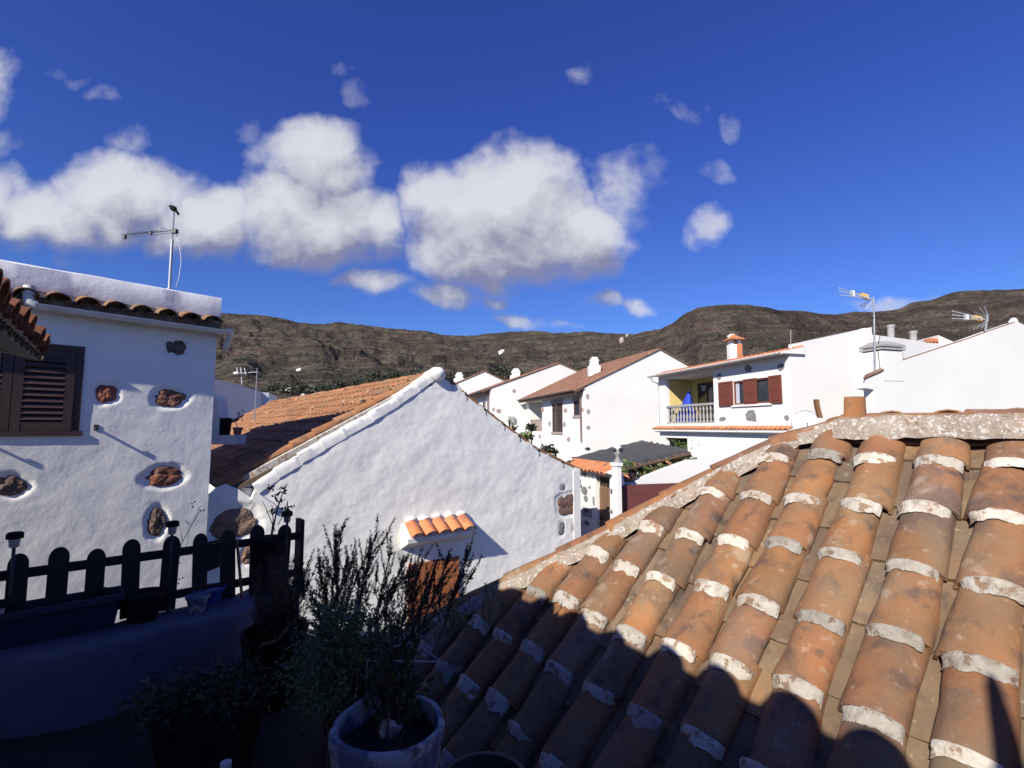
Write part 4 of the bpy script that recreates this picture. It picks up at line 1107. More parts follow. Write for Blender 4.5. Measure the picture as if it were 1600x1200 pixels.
# lantern
lc = BP.P((a+b)/2-.3, z1, -.7); lt = thing('hanging_lantern', 'small dark hanging lantern under the balcony ceiling', 'lantern', lc)
m = MB(); m.tube([lc, lc-Z*.35], .008, 5); m.build('chain', M['darkmetal'], lt)
m = MB(); c = lc-Z*.78
m.lathe(c, [(.02, -.03), (.10, .0), (.10, .02)], 6); m.lathe(c, [(.17, .30), (.14, .34), (.05, .42), (.01, .45)], 6)
for k in range(6): an = 2*pi*k/6; m.tube([c+V((cos(an)*.10, sin(an)*.10, 0)), c+V((cos(an)*.155, sin(an)*.155, .32))], .009, 4)
m.build('lantern_cage', M['darkmetal'], lt); m = MB(); m.lathe(c, [(.085, .02), (.13, .30)], 6); m.build('lantern_glass', M['lens'], lt)
# window with shutters
wn = window_in(BP, hwin, bh, '', dep=.14)
for (x0, x1, ya, yb, open_) in ((1124.4, 1146, 600, 632, 1), (1203.5, 1223, 588, 627, 1), (1163, 1183, 593.5, 631, 0)):
    a_, b_ = sorted((BP.uz(x0, 610)[0], BP.uz(x1, 610)[0])); z0_, z1_ = hwin[2]-.03, hwin[3]+.03
    o_ = .03 if open_ else .0
    m = MB(); st = .06
    m.box(BP.P(a_, z0_, o_), Fb*st, BP.n*.045, Z*(z1_-z0_)); m.box(BP.P(b_-st, z0_, o_), Fb*st, BP.n*.045, Z*(z1_-z0_))
    for zz in (z0_, (z0_+z1_)/2-.04, z1_-.08): m.box(BP.P(a_+st, zz, o_), Fb*(b_-a_-2*st), BP.n*.043, Z*.08)
    m.box(BP.P(a_+st, z0_+.05, o_), Fb*(b_-a_-2*st), BP.n*.008, Z*(z1_-z0_-.1))
    for j in range(16):
        zz = z0_+.1+(z1_-z0_-.2)*j/16
        m.box(BP.P(a_+st, zz, o_+.034), Fb*(b_-a_-2*st), -BP.n*.02+Z*.05, Z*.012)
    m.build('shutter', M['shutter_red'], wn)
m = MB(); u_ = BP.uz(1150, 612)[0]; m.box(BP.P(u_-.1, hwin[2]+.06, -.09), Fb*.32, BP.n*.01, Z*(hwin[3]-hwin[2]-.12)); m.build('curtain', M['curtain'], wn)
m = MB(); m.box(BP.P(hwin[0]-.1, hwin[2]-.09, 0), Fb*(hwin[1]-hwin[0]+.2), BP.n*.07, Z*.07); m.build('window_sill', M['stucco_far'], wn)
for i, q in enumerate([(1124, 588, 3.8, 5), (1169.5, 576.5, 5.8, 6), (1220.5, 573, 6, 6), (1129, 654.5, 5, 3), (1174, 650.5, 8, 9), (1229.5, 652.5, 3.5, 4.5)]): flat_stone(BP, *q, bh, 'greyrock', seed=i+41)
# eave tiles and gutter
m = MB(); ze_ = zroof+.02; over = .55
pitch = radians(17); DD = BP.n*cos(pitch)-Z*sin(pitch); NNb = BP.n*sin(pitch)+Z*cos(pitch); nt_ = int((LB+.3)/.245)
for i in range(nt_):
    for r_ in range(3):
        m.barrel(BP.P(-.12+.245*(i+.5), ze_+.22, -.62)+DD*(.36*r_), DD, Fb, NNb, .40, .09, .105, .85, 8, 1, .014, rt(.85, 1.15, .07), lift=.02)
m.build('eave_tiles', M['tile_bright'], bh, smooth=True, auto=50)
m = MB(); m.prism([BP.P(-.1, ze_+.23, -.62), BP.P(-.1, ze_+.02, .42), BP.P(-.1, ze_-.05, .42), BP.P(-.1, ze_-.05, -.62)], Fb*(LB+.25)); m.build('eave_board', M['stucco_far'], bh)
m = MB(); gutter(m, BP.P(-.15, ze_-.03, .50), BP.P(LB+.2, ze_-.03, .50), .07, 8)
m.tube([BP.P(LB-.02, ze_-.1, .48), BP.P(LB-.02, ze_-.3, .35), BP.P(LB-.05, ze_-.42, .08), BP.P(LB-.05, E-.05, .08)], .045, 8)
m.build('gutter', M['pvc'], bh, smooth=True, auto=40)
# lower tile band
m = MB(); zl = BP.uz(1130, 671)[1]; nt2 = int((LB+.35)/.235)
for i in range(nt2):
    m.barrel(BP.P(-.12+.235*(i+.5), zl+.10, -.0), (BP.n*.93-Z*.36).normalized(), Fb, (BP.n*.36+Z*.93).normalized(), .34, .085, .10, .85, 8, 1, .014, rt(.8, 1.1, .07))
m.build('lower_tile_band', M['tile_bright'], bh, smooth=True, auto=50)
m = MB(); m.prism([BP.P(-.1, zl+.1, -.01), BP.P(-.1, zl-.03, .28), BP.P(-.1, zl-.10, .28), BP.P(-.1, zl-.16, -.01)], Fb*(LB+.3)); m.build('band_board', M['stucco_far'], bh)
# chimney with tiled cap
ch = at(1149, 557, 22.5); m = MB(); w = .27
m.box(ch+V((-w, -w*.5, -.9)), (w*2, 0, 0), (0, w*1.4, 0), Z*1.45); m.box(ch+V((-w*.9, -w*.45, .55)), (.14, 0, 0), (0, w*1.2, 0), Z*.2); m.box(ch+V((w*.9-.14, -w*.45, .55)), (.14, 0, 0), (0, w*1.2, 0), Z*.2)
cc = m.build('chimney', M['stucco_far'], bh)
m = MB(); m.box(ch+V((.02, -w*.5-.012, -.3)), (w-.02, 0, 0), (0, .012, 0), Z*.85); m.build('brick_facing', M['tile_bright'], cc)
m = MB(); p_ = ch+V((0, .05, .74)); k = .36
vs = [p_+V((-k, -k, 0)), p_+V((k, -k, 0)), p_+V((k, k, 0)), p_+V((-k, k, 0)), p_+V((0, 0, .28))]; m.add(vs, [(0, 1, 4), (1, 2, 4), (2, 3, 4), (3, 0, 4), (3, 2, 1, 0)])
for s_ in range(4):
    A0, A1, ap = vs[s_], vs[(s_+1) % 4], vs[4]
    for i in range(5):
        b_ = A0.lerp(A1, (i+.5)/5); top_ = b_.lerp(ap, .9-abs(i-2)*.33); dr = (b_-top_); l_ = dr.length; dr.normalize(); sd = (A1-A0).normalized(); nn_ = sd.cross(dr); nn_ = nn_ if nn_.z > 0 else -nn_
        m.barrel(top_, dr, sd, nn_, l_+.03, .05, .07, .7, 6, 1, .01, rt(.85, 1.1, .05))
m.build('chimney_cap', M['tile_bright'], cc, smooth=True, auto=40)
# side pilaster of the house
m = MB(); a = SB.uz(1344.5, 540)[0]; b = SB.uz(1351.5, 540)[0]
m.box(SB.P(a, 0, .0), SB.d*(b-a), SB.n*.22, Z*(SB.uz(1348, 514.5)[1])); m.build('flue', M['stucco_far'], bh)
# antenna stub on the parapet
m = MB(); m.tube([SB.at(1239, 537, -.1), SB.at(1239, 515, -.1)], .014, 5); m.build('rod', M['vent'], bh)

# ================================================================ farther white block to the right
wb = thing('flat_roofed_house', 'white flat-roofed block behind the chimney at the right, with two short vent pipes', 'house', at(1440, 600, 24)*1)
LOC[wb].z = 0; wb.location.z = 0
m = MB(); Yb = 24
pts = [at(1352, 522, Yb), at(1372, 524, Yb), at(1415, 529.6, Yb+.8), at(1450, 535.6, Yb+1.4), at(1468, 537, Yb+1.7), at(1500, 539, Yb+2.1)]
low = [V((p.x, p.y, 0)) for p in pts[::-1]]
for a, b in zip(pts, pts[1:]): m.prism([a, b, V((b.x, b.y, 0)), V((a.x, a.y, 0))], V((.6, 5, 0)))
m.build('wall', M['stucco_far'], wb)
for (px, y0, y1, w_) in ((1392, 508, 531, .26), (1427, 517.5, 533, .26)):
    m = MB(); a = at(px, y1, Yb+1.6); b = at(px, y0, Yb+1.6); m.tube([a-Z*.2, b], .16, 10); m.tube([b-Z*.12, b], .19, 10); m.build('vent_pipe', M['vent'], wb, smooth=True, auto=40)
sh = thing('roof_hut', 'small white stair hut with a little orange tile roof beyond the flat-roofed block', 'hut', V((at(1466, 540, 30).x, 30, 0)))
m = MB(); q0, q1, q2, q3 = at(1466, 523.5, 30), at(1491, 535, 30), at(1491, 560, 30), at(1466, 560, 30)
m.prism([q0, q1, V((q1.x, q1.y, 0)), V((q0.x, q0.y, 0))], V((.5, 4, 0))); m.build('wall', M['stucco_far'], sh)
m = MB(); a, b = at(1440, 536, 29.4), at(1466, 536, 29.6); c, d = at(1466, 526.5, 30.6), at(1444, 531, 30.8); nn_ = (b-a).cross(d-a).normalized(); nn_ = nn_ if nn_.z > 0 else -nn_
m.prism([a, b, c, d], -nn_*.08)
for i in range(5):
    t = (i+.5)/5; tp_ = d.lerp(c, t); bt = a.lerp(b, t); dr = bt-tp_; l_ = dr.length; dr.normalize(); m.barrel(tp_, dr, (b-a).normalized(), nn_, l_, .08, .1, .8, 6, 1, .01, rt())
m.build('roof', M['tile_bright'], sh, smooth=True, auto=40)

# ================================================================ BIG RIGHT HOUSE
pr0 = at(1352, 590, 13.0); RP = Plane(pr0.x, pr0.y, GD); rh = thing('gable_end_house', 'big blank white gable wall at the far right, sun-bleached, with a knob on its peak', 'house', V((pr0.x, pr0.y, 0)))
RD8 = V((.80, .60, 0))
TL = [RP.uz(*p) for p in [(1352, 588), (1377, 577), (1421, 560), (1449, 551), (1483, 539.5), (1510, 531), (1550, 516.5), (1590, 503)]]
uap, zap = TL[-1]; TR = [(uap+(uap-u)*1.0, z) for u, z in TL[:-1]][::-1]
um = RP.uz(1366, 609)[0]
m = MB()
poly = [RP.P(um, 0), RP.P(TR[-1][0], 0)]+[RP.P(u, z) for u, z in TR[::-1]]+[RP.P(u, z) for u, z in TL[::-1]]+[RP.P(TL[0][0]+.01, RP.uz(1352, 606)[1]), RP.P(um, RP.uz(1366, 609)[1])]
m.prism(poly, -RP.n*.3)
m.box(RP.P(um, 0, -.3), RP.d*.3, RD8*8, Z*(TL[0][1]-.1))
m.build('wall', M['stucco_far'], rh)
m = MB()
for (T_, sgn) in ((TL, 1), (TR[::-1], -1)):
    for (u, z), (u2, z2) in zip(T_, T_[1:]+([] if sgn == 1 else [TL[-1]])):
        a, b = RP.P(u, z+.004, -.02), RP.P(u2, z2+.004, -.02); m.prism([a, b, b+RD8*8, a+RD8*8], Z*.035)
m.prism([RP.P(TL[0][0]-.12, TL[0][1]-.02, .04), RP.P(TL[1][0], TL[1][1]+.01, .04), RP.P(TL[1][0], TL[1][1]-.04, .04), RP.P(TL[0][0]-.12, TL[0][1]-.08, .04)], RD8*8)
m.build('roof', M['tile_far'], rh)
m = MB(); q = RP.P(uap, zap, .0); m.blob(q+Z*.02-RP.n*.1, RP.d*.11, RP.n*.11, Z*.12, 3, .08, 12, 8); m.build('gable_knob', M['stucco_far'], rh, smooth=True)
m = MB(); u0 = RP.uz(1378, 560)[0]; u1_ = RP.uz(1410, 560)[0]; zc = RP.uz(1395, 548)[1]
m.box(RP.P(u0, TL[1][1]-.3, .012), RP.d*(u1_-u0), -RP.n*.55, Z*(zc-TL[1][1]+.3))
ck = m.build('chimney', M['stucco_far'], rh)
m = MB(); W_ = u1_-u0; z_ = zc
for i in range(2):
    m.box(RP.P(u0-.04, z_+.085*i+.02, .05), RP.d*(W_+.12), -RP.n*.65, Z*.055)
    m.box(RP.P(u0+.03, z_+.085*i-.03, .0), RP.d*.06, -RP.n*.5, Z*.05); m.box(RP.P(u1_-.09, z_+.085*i-.03, .0), RP.d*.06, -RP.n*.5, Z*.05)
zt2 = z_+.085*1+.075
m.add([RP.P(u0-.04, zt2, .05), RP.P(u1_+.08, zt2, .05), RP.P(u1_+.08, zt2, -.6), RP.P(u0-.04, zt2, -.6), RP.P(u0+.14, zt2+.11, -.12), RP.P(u1_-.12, zt2+.11, -.12), RP.P(u1_-.12, zt2+.11, -.42), RP.P(u0+.14, zt2+.11, -.42)],
      [(0, 1, 5, 4), (1, 2, 6, 5), (2, 3, 7, 6), (3, 0, 4, 7), (4, 5, 6, 7)])
m.build('chimney_cowl', M['vent'], ck)
m = MB(); m.box(RP.P(u1_-.0, RP.uz(1412, 562)[1], -.05), RP.d*.10, -RP.n*.4, Z*(zc-RP.uz(1412, 562)[1]-.02)); m.build('chimney_side', M['tile_mid'], ck)

# roof aerials with yellow dipole boxes
def yagi(th, foot, top, heads, refl, Y, yel, wht, rods):
    m = MB(); m.tube([foot, foot.lerp(top, .75)], .026, 8); m.tube([foot.lerp(top, .7), top], .018, 8); m.build('mast', M['metal'], th, smooth=True, auto=40)
    m = MB()
    for a, b in rods: m.tube([at(*a, Y), at(*b, Y-.5)], .010, 6)
    m.build('rods', M['white_plastic'], th)
    m = MB(); a, b = at(*yel[0], Y), at(*yel[1], Y)
    m.prism([V((a.x, Y-.06, a.z-.045)), V((b.x, Y-.06, b.z-.07)), V((b.x, Y-.06, b.z+.06)), V((a.x, Y-.06, a.z+.05))], V((0, .12, 0))); m.build('dipole_box', M['yellow_plastic'], th)
    m = MB(); c = at(*wht, Y-.25); m.box(c-V((.035, .04, .075)), (.07, 0, .0), (0, .08, 0), (0, 0, .15)); m.build('spacer', M['white_plastic'], th)
    m = MB()
    for a, b in refl: m.tube([at(*a, Y), at(*b, Y+.1)], .008, 5)
    m.build('reflector', M['metal'], th)
Ya = 13.3
ft = RP.at(1373, 579, -.1); a2 = thing('tv_aerial', 'aerial with a yellow box, on a pole left of the slatted chimney', 'aerial', ft, 'television aerials')
def atp(px, py, p): return at(px, py, p.y)
yagi(a2, ft, atp(1365, 464, ft), None, [((1365, 466), (1343, 478)), ((1365, 466), (1347, 480)), ((1364, 470), (1352, 483)), ((1365, 466), (1357, 479)), ((1343, 478), (1357, 479))], ft.y, ((1344.5, 461), (1355, 464.5)), (1332, 458.5),
     [((1361, 466), (1311, 450)), ((1361, 466), (1312, 455)), ((1361, 467), (1314, 461))])
m = MB(); m.tube([atp(1368, 500, ft)+V((.03, 0, 0)), atp(1371, 520, ft)+V((.09, 0, 0)), atp(1370, 540, ft)+V((.02, 0, 0)), atp(1373, 575, ft)+V((.03, 0, 0))], .007, 5); m.tube([atp(1362, 497, ft), atp(1370, 497, ft)], .02, 6); m.build('cable', M['black'], a2)
ft = RP.at(1546, 517, -.1); a3 = thing('tv_aerial', 'short aerial with a yellow box near the white peak at the right edge', 'aerial', ft, 'television aerials')
yagi(a3, ft, atp(1543, 492, ft), None, [((1545, 498), (1538, 478)), ((1544, 498), (1530, 480)), ((1545, 494), (1538, 478)), ((1543, 499), (1520, 515)), ((1544, 499), (1526, 514)), ((1545, 500), (1533, 513)), ((1544, 497), (1522, 487))], ft.y, ((1521, 495.5), (1532, 498.5)), (1510, 495.5),
     [((1539, 498), (1488, 486)), ((1539, 498), (1488, 492)), ((1539, 499), (1488, 498))])
# satellite dish
dc = at(1259, 661, 9.0); ds = thing('satellite_dish', 'round white satellite dish just behind the ridge of the near roof', 'satellite dish', V((dc.x, dc.y, dc.z-.5)))
m = MB(); r = 19/780*9.0; nn_ = V((-.42, -.88, .22)).normalized(); s_ = nn_.cross(Z).normalized(); t_ = s_.cross(nn_)
vs = []; fs = []; nr, na = 5, 28
for i in range(nr+1):
    for k in range(na):
        an = 2*pi*k/na; q = i/nr; vs.append(dc+s_*cos(an)*r*q+t_*sin(an)*r*q*1.05-nn_*(.06*(1-q*q)))
for i in range(nr):
    for k in range(na): fs.append((i*na+k, i*na+(k+1) % na, (i+1)*na+(k+1) % na, (i+1)*na+k))
m.add(vs, fs); m.build('reflector', M['white_plastic'], ds, smooth=True)
m = MB(); m.tube([dc-nn_*.06, dc-nn_*.14-Z*.1, V((dc.x+.05, dc.y+.15, dc.z-.6))], .022, 8); 
m.build('mount', M['metal'], ds, smooth=True)
m = MB(); m.tube([dc+s_*cos(2*pi*k/28)*r+t_*sin(2*pi*k/28)*r*1.05 for k in range(29)], .006, 5, cap=False); m.build('rim', M['metal'], ds)
m = MB(); pfw = dc+nn_*.33-t_*.05
m.tube([dc-t_*r*.98, dc-t_*.17+nn_*.20, pfw], .009, 6); m.tube([pfw, pfw-nn_*.07], .025, 8); m.build('feed_arm', M['metal'], ds)
# its support post down to the ground behind the roof
m = MB(); m.box(V((dc.x-.1, dc.y+.12, 0)), (.3, 0, 0), (0, .3, 0), Z*(dc.z-.5)); m.build('pillar', M['stucco_far'], ds)

# ================================================================ GATE
gp_ = at(959.5, 780, 13.0); GP = Plane(gp_.x, gp_.y, (-.34, .94)); gt = thing('garden_gate', 'white walled gateway with tan plank door under an orange tile hood', 'gate', V((gp_.x, gp_.y, 0)))
uL = GP.uz(905.5, 780)[0]; uD0 = GP.uz(953, 780)[0]; uD1 = GP.uz(931.5, 780)[0]; zD = GP.uz(942, 744)[1]; zW = GP.uz(935, 737)[1]
m = MB(); t_ = .3
m.box(GP.P(uD1, 0), GP.d*(uL-uD1+.6), -GP.n*t_, Z*zW); m.box(GP.P(0.02, 0), GP.d*(uD0-.02), -GP.n*t_, Z*zW); m.box(GP.P(uD0, zD), GP.d*(uD1-uD0), -GP.n*t_, Z*(zW-zD))
m.build('wall', M['stucco_far'], gt)
SG = Plane(gp_.x, gp_.y, GD); uS = SG.uz(973, 790)[0]; zP = GP.uz(957, 727)[1]
m = MB(); m.box(GP.P(-.24, 0, .04), GP.d*.26, -GP.n*.12, Z*zP); m.box(GP.P(-.27, zP, .07), GP.d*.32, -GP.n*.18, Z*.08); pl_ = m.build('gate_pillar', M['stucco_far'], gt)
m = MB(); m.box(GP.P(uD0, 0, -.12), GP.d*(uD1-uD0), -GP.n*.05, Z*zD)
for i in range(5): m.box(GP.P(uD0+(uD1-uD0)*(i+.03)/5, .0, -.10), GP.d*((uD1-uD0)/5*.9), -GP.n*.02, Z*(zD-.35))
for z in (0.1, .9): m.box(GP.P(uD0, z, -.085), GP.d*(uD1-uD0), -GP.n*.015, Z*.12)
dr_ = m.build('door', M['door_wood'], gt)
m = MB()
for i in range(4): m.box(GP.P(uD0+(uD1-uD0)*(i+.3)/4.2, zD-.28, -.105), GP.d*.10, -GP.n*.012, Z*.18)
m.build('door_slots', M['dark_fill'], dr_)  # dark plates on the door, in place of the shade in open slots
m = MB(); q = GP.P(uD1-.12, zD-1.15, -.09); m.lathe(q, [(.0, -.05), (.04, -.03), (.05, .0), (.04, .03), (0, .05)], 10); m.build('door_knob', M['darkmetal'], dr_, smooth=True)
m = MB(); GDn = (GP.n*cos(radians(25))-Z*sin(radians(25))); GNn = (GP.n*sin(radians(25))+Z*cos(radians(25))); uR0 = .0
k = int((uL-uR0+.2)/.215)
for i in range(k+2):
    m.barrel(GP.P(uR0+.215*(i+.5), zW+.19, -.16), GDn, GP.d, GNn, .26, .075, .09, .85, 8, 1, .013, rt(.9, 1.15, .05)); m.barrel(GP.P(uR0+.215*(i+.5), zW+.19, -.16)+GDn*.22, GDn, GP.d, GNn, .26, .08, .095, .85, 8, 1, .013, rt(.9, 1.15, .05), lift=.01)
x = uR0
while x < uL+.3: m.barrel(GP.P(x, zW+.20, -.18), GP.d, -GP.n, Z, .4, .09, .1, .7, 8, 1, .013, rt(.9, 1.1, .05)); x += .36
m.build('hood_tiles', M['tile_bright'], gt, smooth=True, auto=50)
m = MB(); m.prism([GP.P(.02, zW, .10), GP.P(.02, zW+.05, .24), GP.P(.02, zW+.17, -.16), GP.P(.02, zW, -.18)], GP.d*(uL+.4)); m.build('hood_base', M['stucco_far'], gt)
for i, q in enumerate([(914, 741.5, 3, 3), (913.5, 766, 5, 7.5), (916, 779, 3.4, 5), (908, 759, 2, 2), (921.5, 761, 1.4, 2), (917, 817, 4, 4), (957.5, 766, 2, 3.5), (957.5, 798, 2, 2.5)]): flat_stone(GP, *q, gt, 'greyrock', seed=i+60, o=.045 if q[0] > 955 else 0)
m = MB(); a, zt_2 = GP.uz(911, 791); b, zb_2 = GP.uz(925, 809); m.box(GP.P(b, zb_2, 0), GP.d*(a-b), GP.n*.03, Z*(zt_2-zb_2)); mb_ = m.build('meter_box', M['vent'], gt)
m = MB()
for t in (.3, .62): m.box(GP.P(b+(a-b)*t, zt_2-.12, .03), GP.d*.10, GP.n*.006, Z*.07)
m.build('meter_window', M['dark_fill'], mb_)
m = MB(); q = GP.P(GP.uz(930, 788)[0], GP.uz(930, 788)[1], .01); m.box(q, GP.d*.07, GP.n*.04, Z*.2); m.build('intercom', M['vent'], gt)
# urn finial
fc = GP.P(-.14, zP+.08, -.05); m = MB()
m.lathe(fc, [(.10, 0), (.11, .05), (.06, .10), (.05, .17), (.09, .22), (.10, .25), (.05, .30)], 14); fn = m.build('finial_base', M['concrete'], pl_, smooth=True)
m = MB(); m.lathe(fc+Z*.29, [(.04, 0), (.10, .06), (.105, .10), (.06, .17), (.03, .21), (.0, .23)], 14); m.build('finial_urn', M['white_plastic'], pl_, smooth=True)
for k in range(5): 
    m = MB(); an = 2*pi*k/5; m.blob(fc+V((cos(an)*.11, sin(an)*.11, .33)), (.035, 0, 0), (0, .035, 0), (0, 0, .05), k, .1, 8, 6); m.build('finial_leaf', M['darkmetal'], pl_, smooth=True)
# dark red wall and sloping white wall behind
RW = Plane(at(973, 780, 13.1).x, 13.1, GD)
m = MB(); a = RW.uz(973, 759); b = RW.uz(1045, 768); m.box(RW.P(a[0]-.1, 0, 0), RW.d*(b[0]-a[0]+3.0), -RW.n*.2, Z*a[1]); 
tag(m.build('red_wall', M['redwall'], loc=RW.P(a[0], 0)), 'dark red wall right of the gateway pillar', 'wall')
m = MB(); WP = Plane(at(971, 780, 13.6).x, 13.6, GD); pts = [WP.uz(*p) for p in [(969, 754.5), (990, 753.5), (1010, 745), (1040, 733), (1079, 719)]]
poly = [WP.P(pts[0][0], 0), WP.P(pts[-1][0]+2.4, 0), WP.P(pts[-1][0]+2.4, pts[-1][1]+.02)]+[WP.P(u, z) for u, z in pts[::-1]]
m.prism(poly, -WP.n*.22); tag(m.build('stepped_wall', M['stucco_far'], loc=WP.P(pts[0][0], 0)), 'white wall whose top climbs to the right above the dark red wall', 'wall')
# terracotta pot with plant
def leaf_cloud(mb, c, rx, ry, rz, n, size, seed=0, flat=.6, shell=.35, tints=(.6, 1.3), clump=.9, elong=1.6):
    c = V(c)
    rng = random.Random(seed)
    for _ in range(n):
        d = V((rng.gauss(0, 1), rng.gauss(0, 1), rng.gauss(0, 1))).normalized(); q = rng.uniform(shell, 1)**.6
        nz = noise.noise(d*2.2+V((seed*3.1, 0, 0)))
        q *= 1+clump*nz*.6
        if noise.noise(V((d.x*3*q, d.y*3*q, d.z*3*q+seed))) < -.28: continue
        p = c+V((d.x*rx, d.y*ry, d.z*rz))*q
        s = size*rng.uniform(.6, 1.3); a = V((rng.gauss(0, 1), rng.gauss(0, 1), rng.gauss(0, flat))).normalized(); b = a.cross(V((rng.gauss(0, 1), rng.gauss(0, 1), rng.gauss(0, 1)))).normalized()
        t = rng.uniform(*tints); mb.add([p-a*s*elong*.5, p+b*s*.3, p+a*s*elong*.5, p-b*s*.3], [(0, 1, 2, 3)], (t, t*rng.uniform(.92, 1.05), t*rng.uniform(.85, 1.05)))
pc = at(981, 753, 13.9); pp_ = thing('flower_pot', 'round terracotta pot with a green plant on the white wall behind the gateway', 'flower pot', pc)
m = MB(); m.lathe(pc, [(.09, 0), (.17, .06), (.19, .14), (.16, .20), (.18, .22), (.18, .24), (.14, .24), (0, .22)], 18); m.build('pot', M['terracotta'], pp_, smooth=True, auto=40)
m = MB(); leaf_cloud(m, pc+Z*.42, .22, .2, .22, 160, .07, 3); m.build('foliage', M['leaf_green'], pp_)
# pergola with shade netting
pg = thing('pergola', 'low timber pergola covered with black shade netting behind the gateway', 'pergola', at(992, 780, 15)*1); LOC[pg].z = 0; pg.location.z = 0
A_, B_, C_, D_ = at(966, 728, 14.6), at(1078, 703, 19.0), at(1100, 691.5, 25), at(1000, 688.5, 29); E_ = at(888, 716, 20)
m = MB(); 
def sag(u, v):
    # bilinear over E_ A_ B_ D_
    p = E_.lerp(A_, u).lerp(D_.lerp(B_, u), v) 
    return p+Z*(.05*noise.noise(V((u*14, v*5, 1)))+.05*abs(sin(u*pi*8))-.03*sin(v*pi*6)**2-.16*max(0, (u-.95)/.05))
m.grid(sag, 50, 36); m.build('shade_netting', M['netting'], pg, smooth=True)
m = MB(); cp = lambda a, b, t: a.lerp(b, t)-Z*.09
for i in range(9):
    t = i/8; p, q = E_.lerp(D_, t)-Z*.1, A_.lerp(B_, t)-Z*.1; m.tube([p, q], .035, 6)
m.tube([A_-Z*.16, B_-Z*.16], .055, 6); m.tube([E_-Z*.16, D_-Z*.16], .05, 6); m.build('rafter', M['old_wood'], pg)
for q in (at(992, 722, 15.5), at(1055, 712, 18), E_-Z*.1, D_-Z*.1):
    m = MB(); m.tube([V((q.x, q.y, 0)), q], .06, 8); m.build('post', M['old_wood'], pg)
# bougainvillea along the pergola edge
m = MB(); bg = thing('climbing_plant', 'leafy creeper with pinkish bracts along the pergola edge above the sloping wall', 'plant', V((at(1040, 730, 17).x, 17, 0)))
for i in range(11):
    t = (i+.4)/11; p = A_.lerp(B_, .18+.82*t)+V((.1, .3, -.42-.05*i/11)); leaf_cloud(m, p, .42, .4, .30, 150, .13, i+5)
m.build('foliage', M['leaf_green'], bg)
m = MB()
for i in range(9): leaf_cloud(m, A_.lerp(B_, .25+.08*i)+V((.0, .0, -.4+random.uniform(-.1, .15))), .3, .25, .22, 14, .11, i+50)
m.build('flowers', M['flower'], bg)
m = MB(); q = LOC[bg]; m.tube([q, q+V((.1, .1, 1.2)), V((q.x, q.y, 2.3))], [.05, .04, .03], 7); m.build('stem', M['bark'], bg)
m = MB(); sb = thing('shrub', 'yellow-green shrub in the dim carport under the lower tile band', 'shrub', V((BP.P(LB-2.2, 0, -.6))))
for i in range(4): leaf_cloud(m, BP.P(LB-1.2-i*.6, E-.75, -.5), .5, .45, .45, 170, .16, i+80)
m.build('foliage', M['leaf_green'], sb); m = MB(); q = LOC[sb]; m.tube([q, q+V((0, 0, 1.5)), q+V((.1, .1, 2.6))], [.06, .05, .03], 7); m.build('stem', M['bark'], sb)

# ================================================================ house behind on the left with its aerial
bl = thing('flat_roofed_house', 'pale white block behind the long orange roof, right of the tall left house', 'house', V((-14, 26, 0)))
BL = Plane(at(409, 620, 27).x, 27, (at(409, 620, 27)-at(333, 600, 21)).xy)
m = MB(); za = BL.uz(409, 613)[1]; ul, zl_ = BL.uz(333, 592)
m.prism([BL.P(0, 0), BL.P(0, za), BL.P(ul*.5, (za+zl_)/2+.05), BL.P(ul, zl_), BL.P(ul*1.9, zl_+.3), BL.P(ul*1.9, 0)], -BL.n*4)
q = BL.P(0, 0); q2 = at(420, 620, 27.2); m.prism([q+V((.02, 0, 0)), V((q2.x, q2.y, 0)), V((q2.x, q2.y, za-.0)), V((q.x+.02, q.y, za))], V((-1.2, 3.5, 0)))
m.build('wall', M['stucco_far'], bl)
ft = at(397, 660, 15.5); ant = thing('tv_aerial', 'thin far aerial standing behind the orange roof beside the tall left house', 'aerial', ft, 'television aerials')
m = MB(); tp_ = at(402, 575, 15.5); m.tube([ft-Z*.4, tp_], [.018, .012], 6); m.build('mast', M['metal'], ant)
m = MB(); p = at(402, 581, 15.5); q = at(367, 584, 15.2); m.tube([p, q], .012, 5)
for (px, y0, y1) in ((370, 574, 585), (376, 574, 600), (382, 575, 585)): m.tube([at(px, y0, 15.3), at(px+2, y1, 15.3)], .012, 5)
m.blob(at(369, 583, 15.2), (.09, 0, 0), (0, .05, 0), (0, 0, .05), 1, .1, 8, 6); m.build('boom', M['white_plastic'], ant)

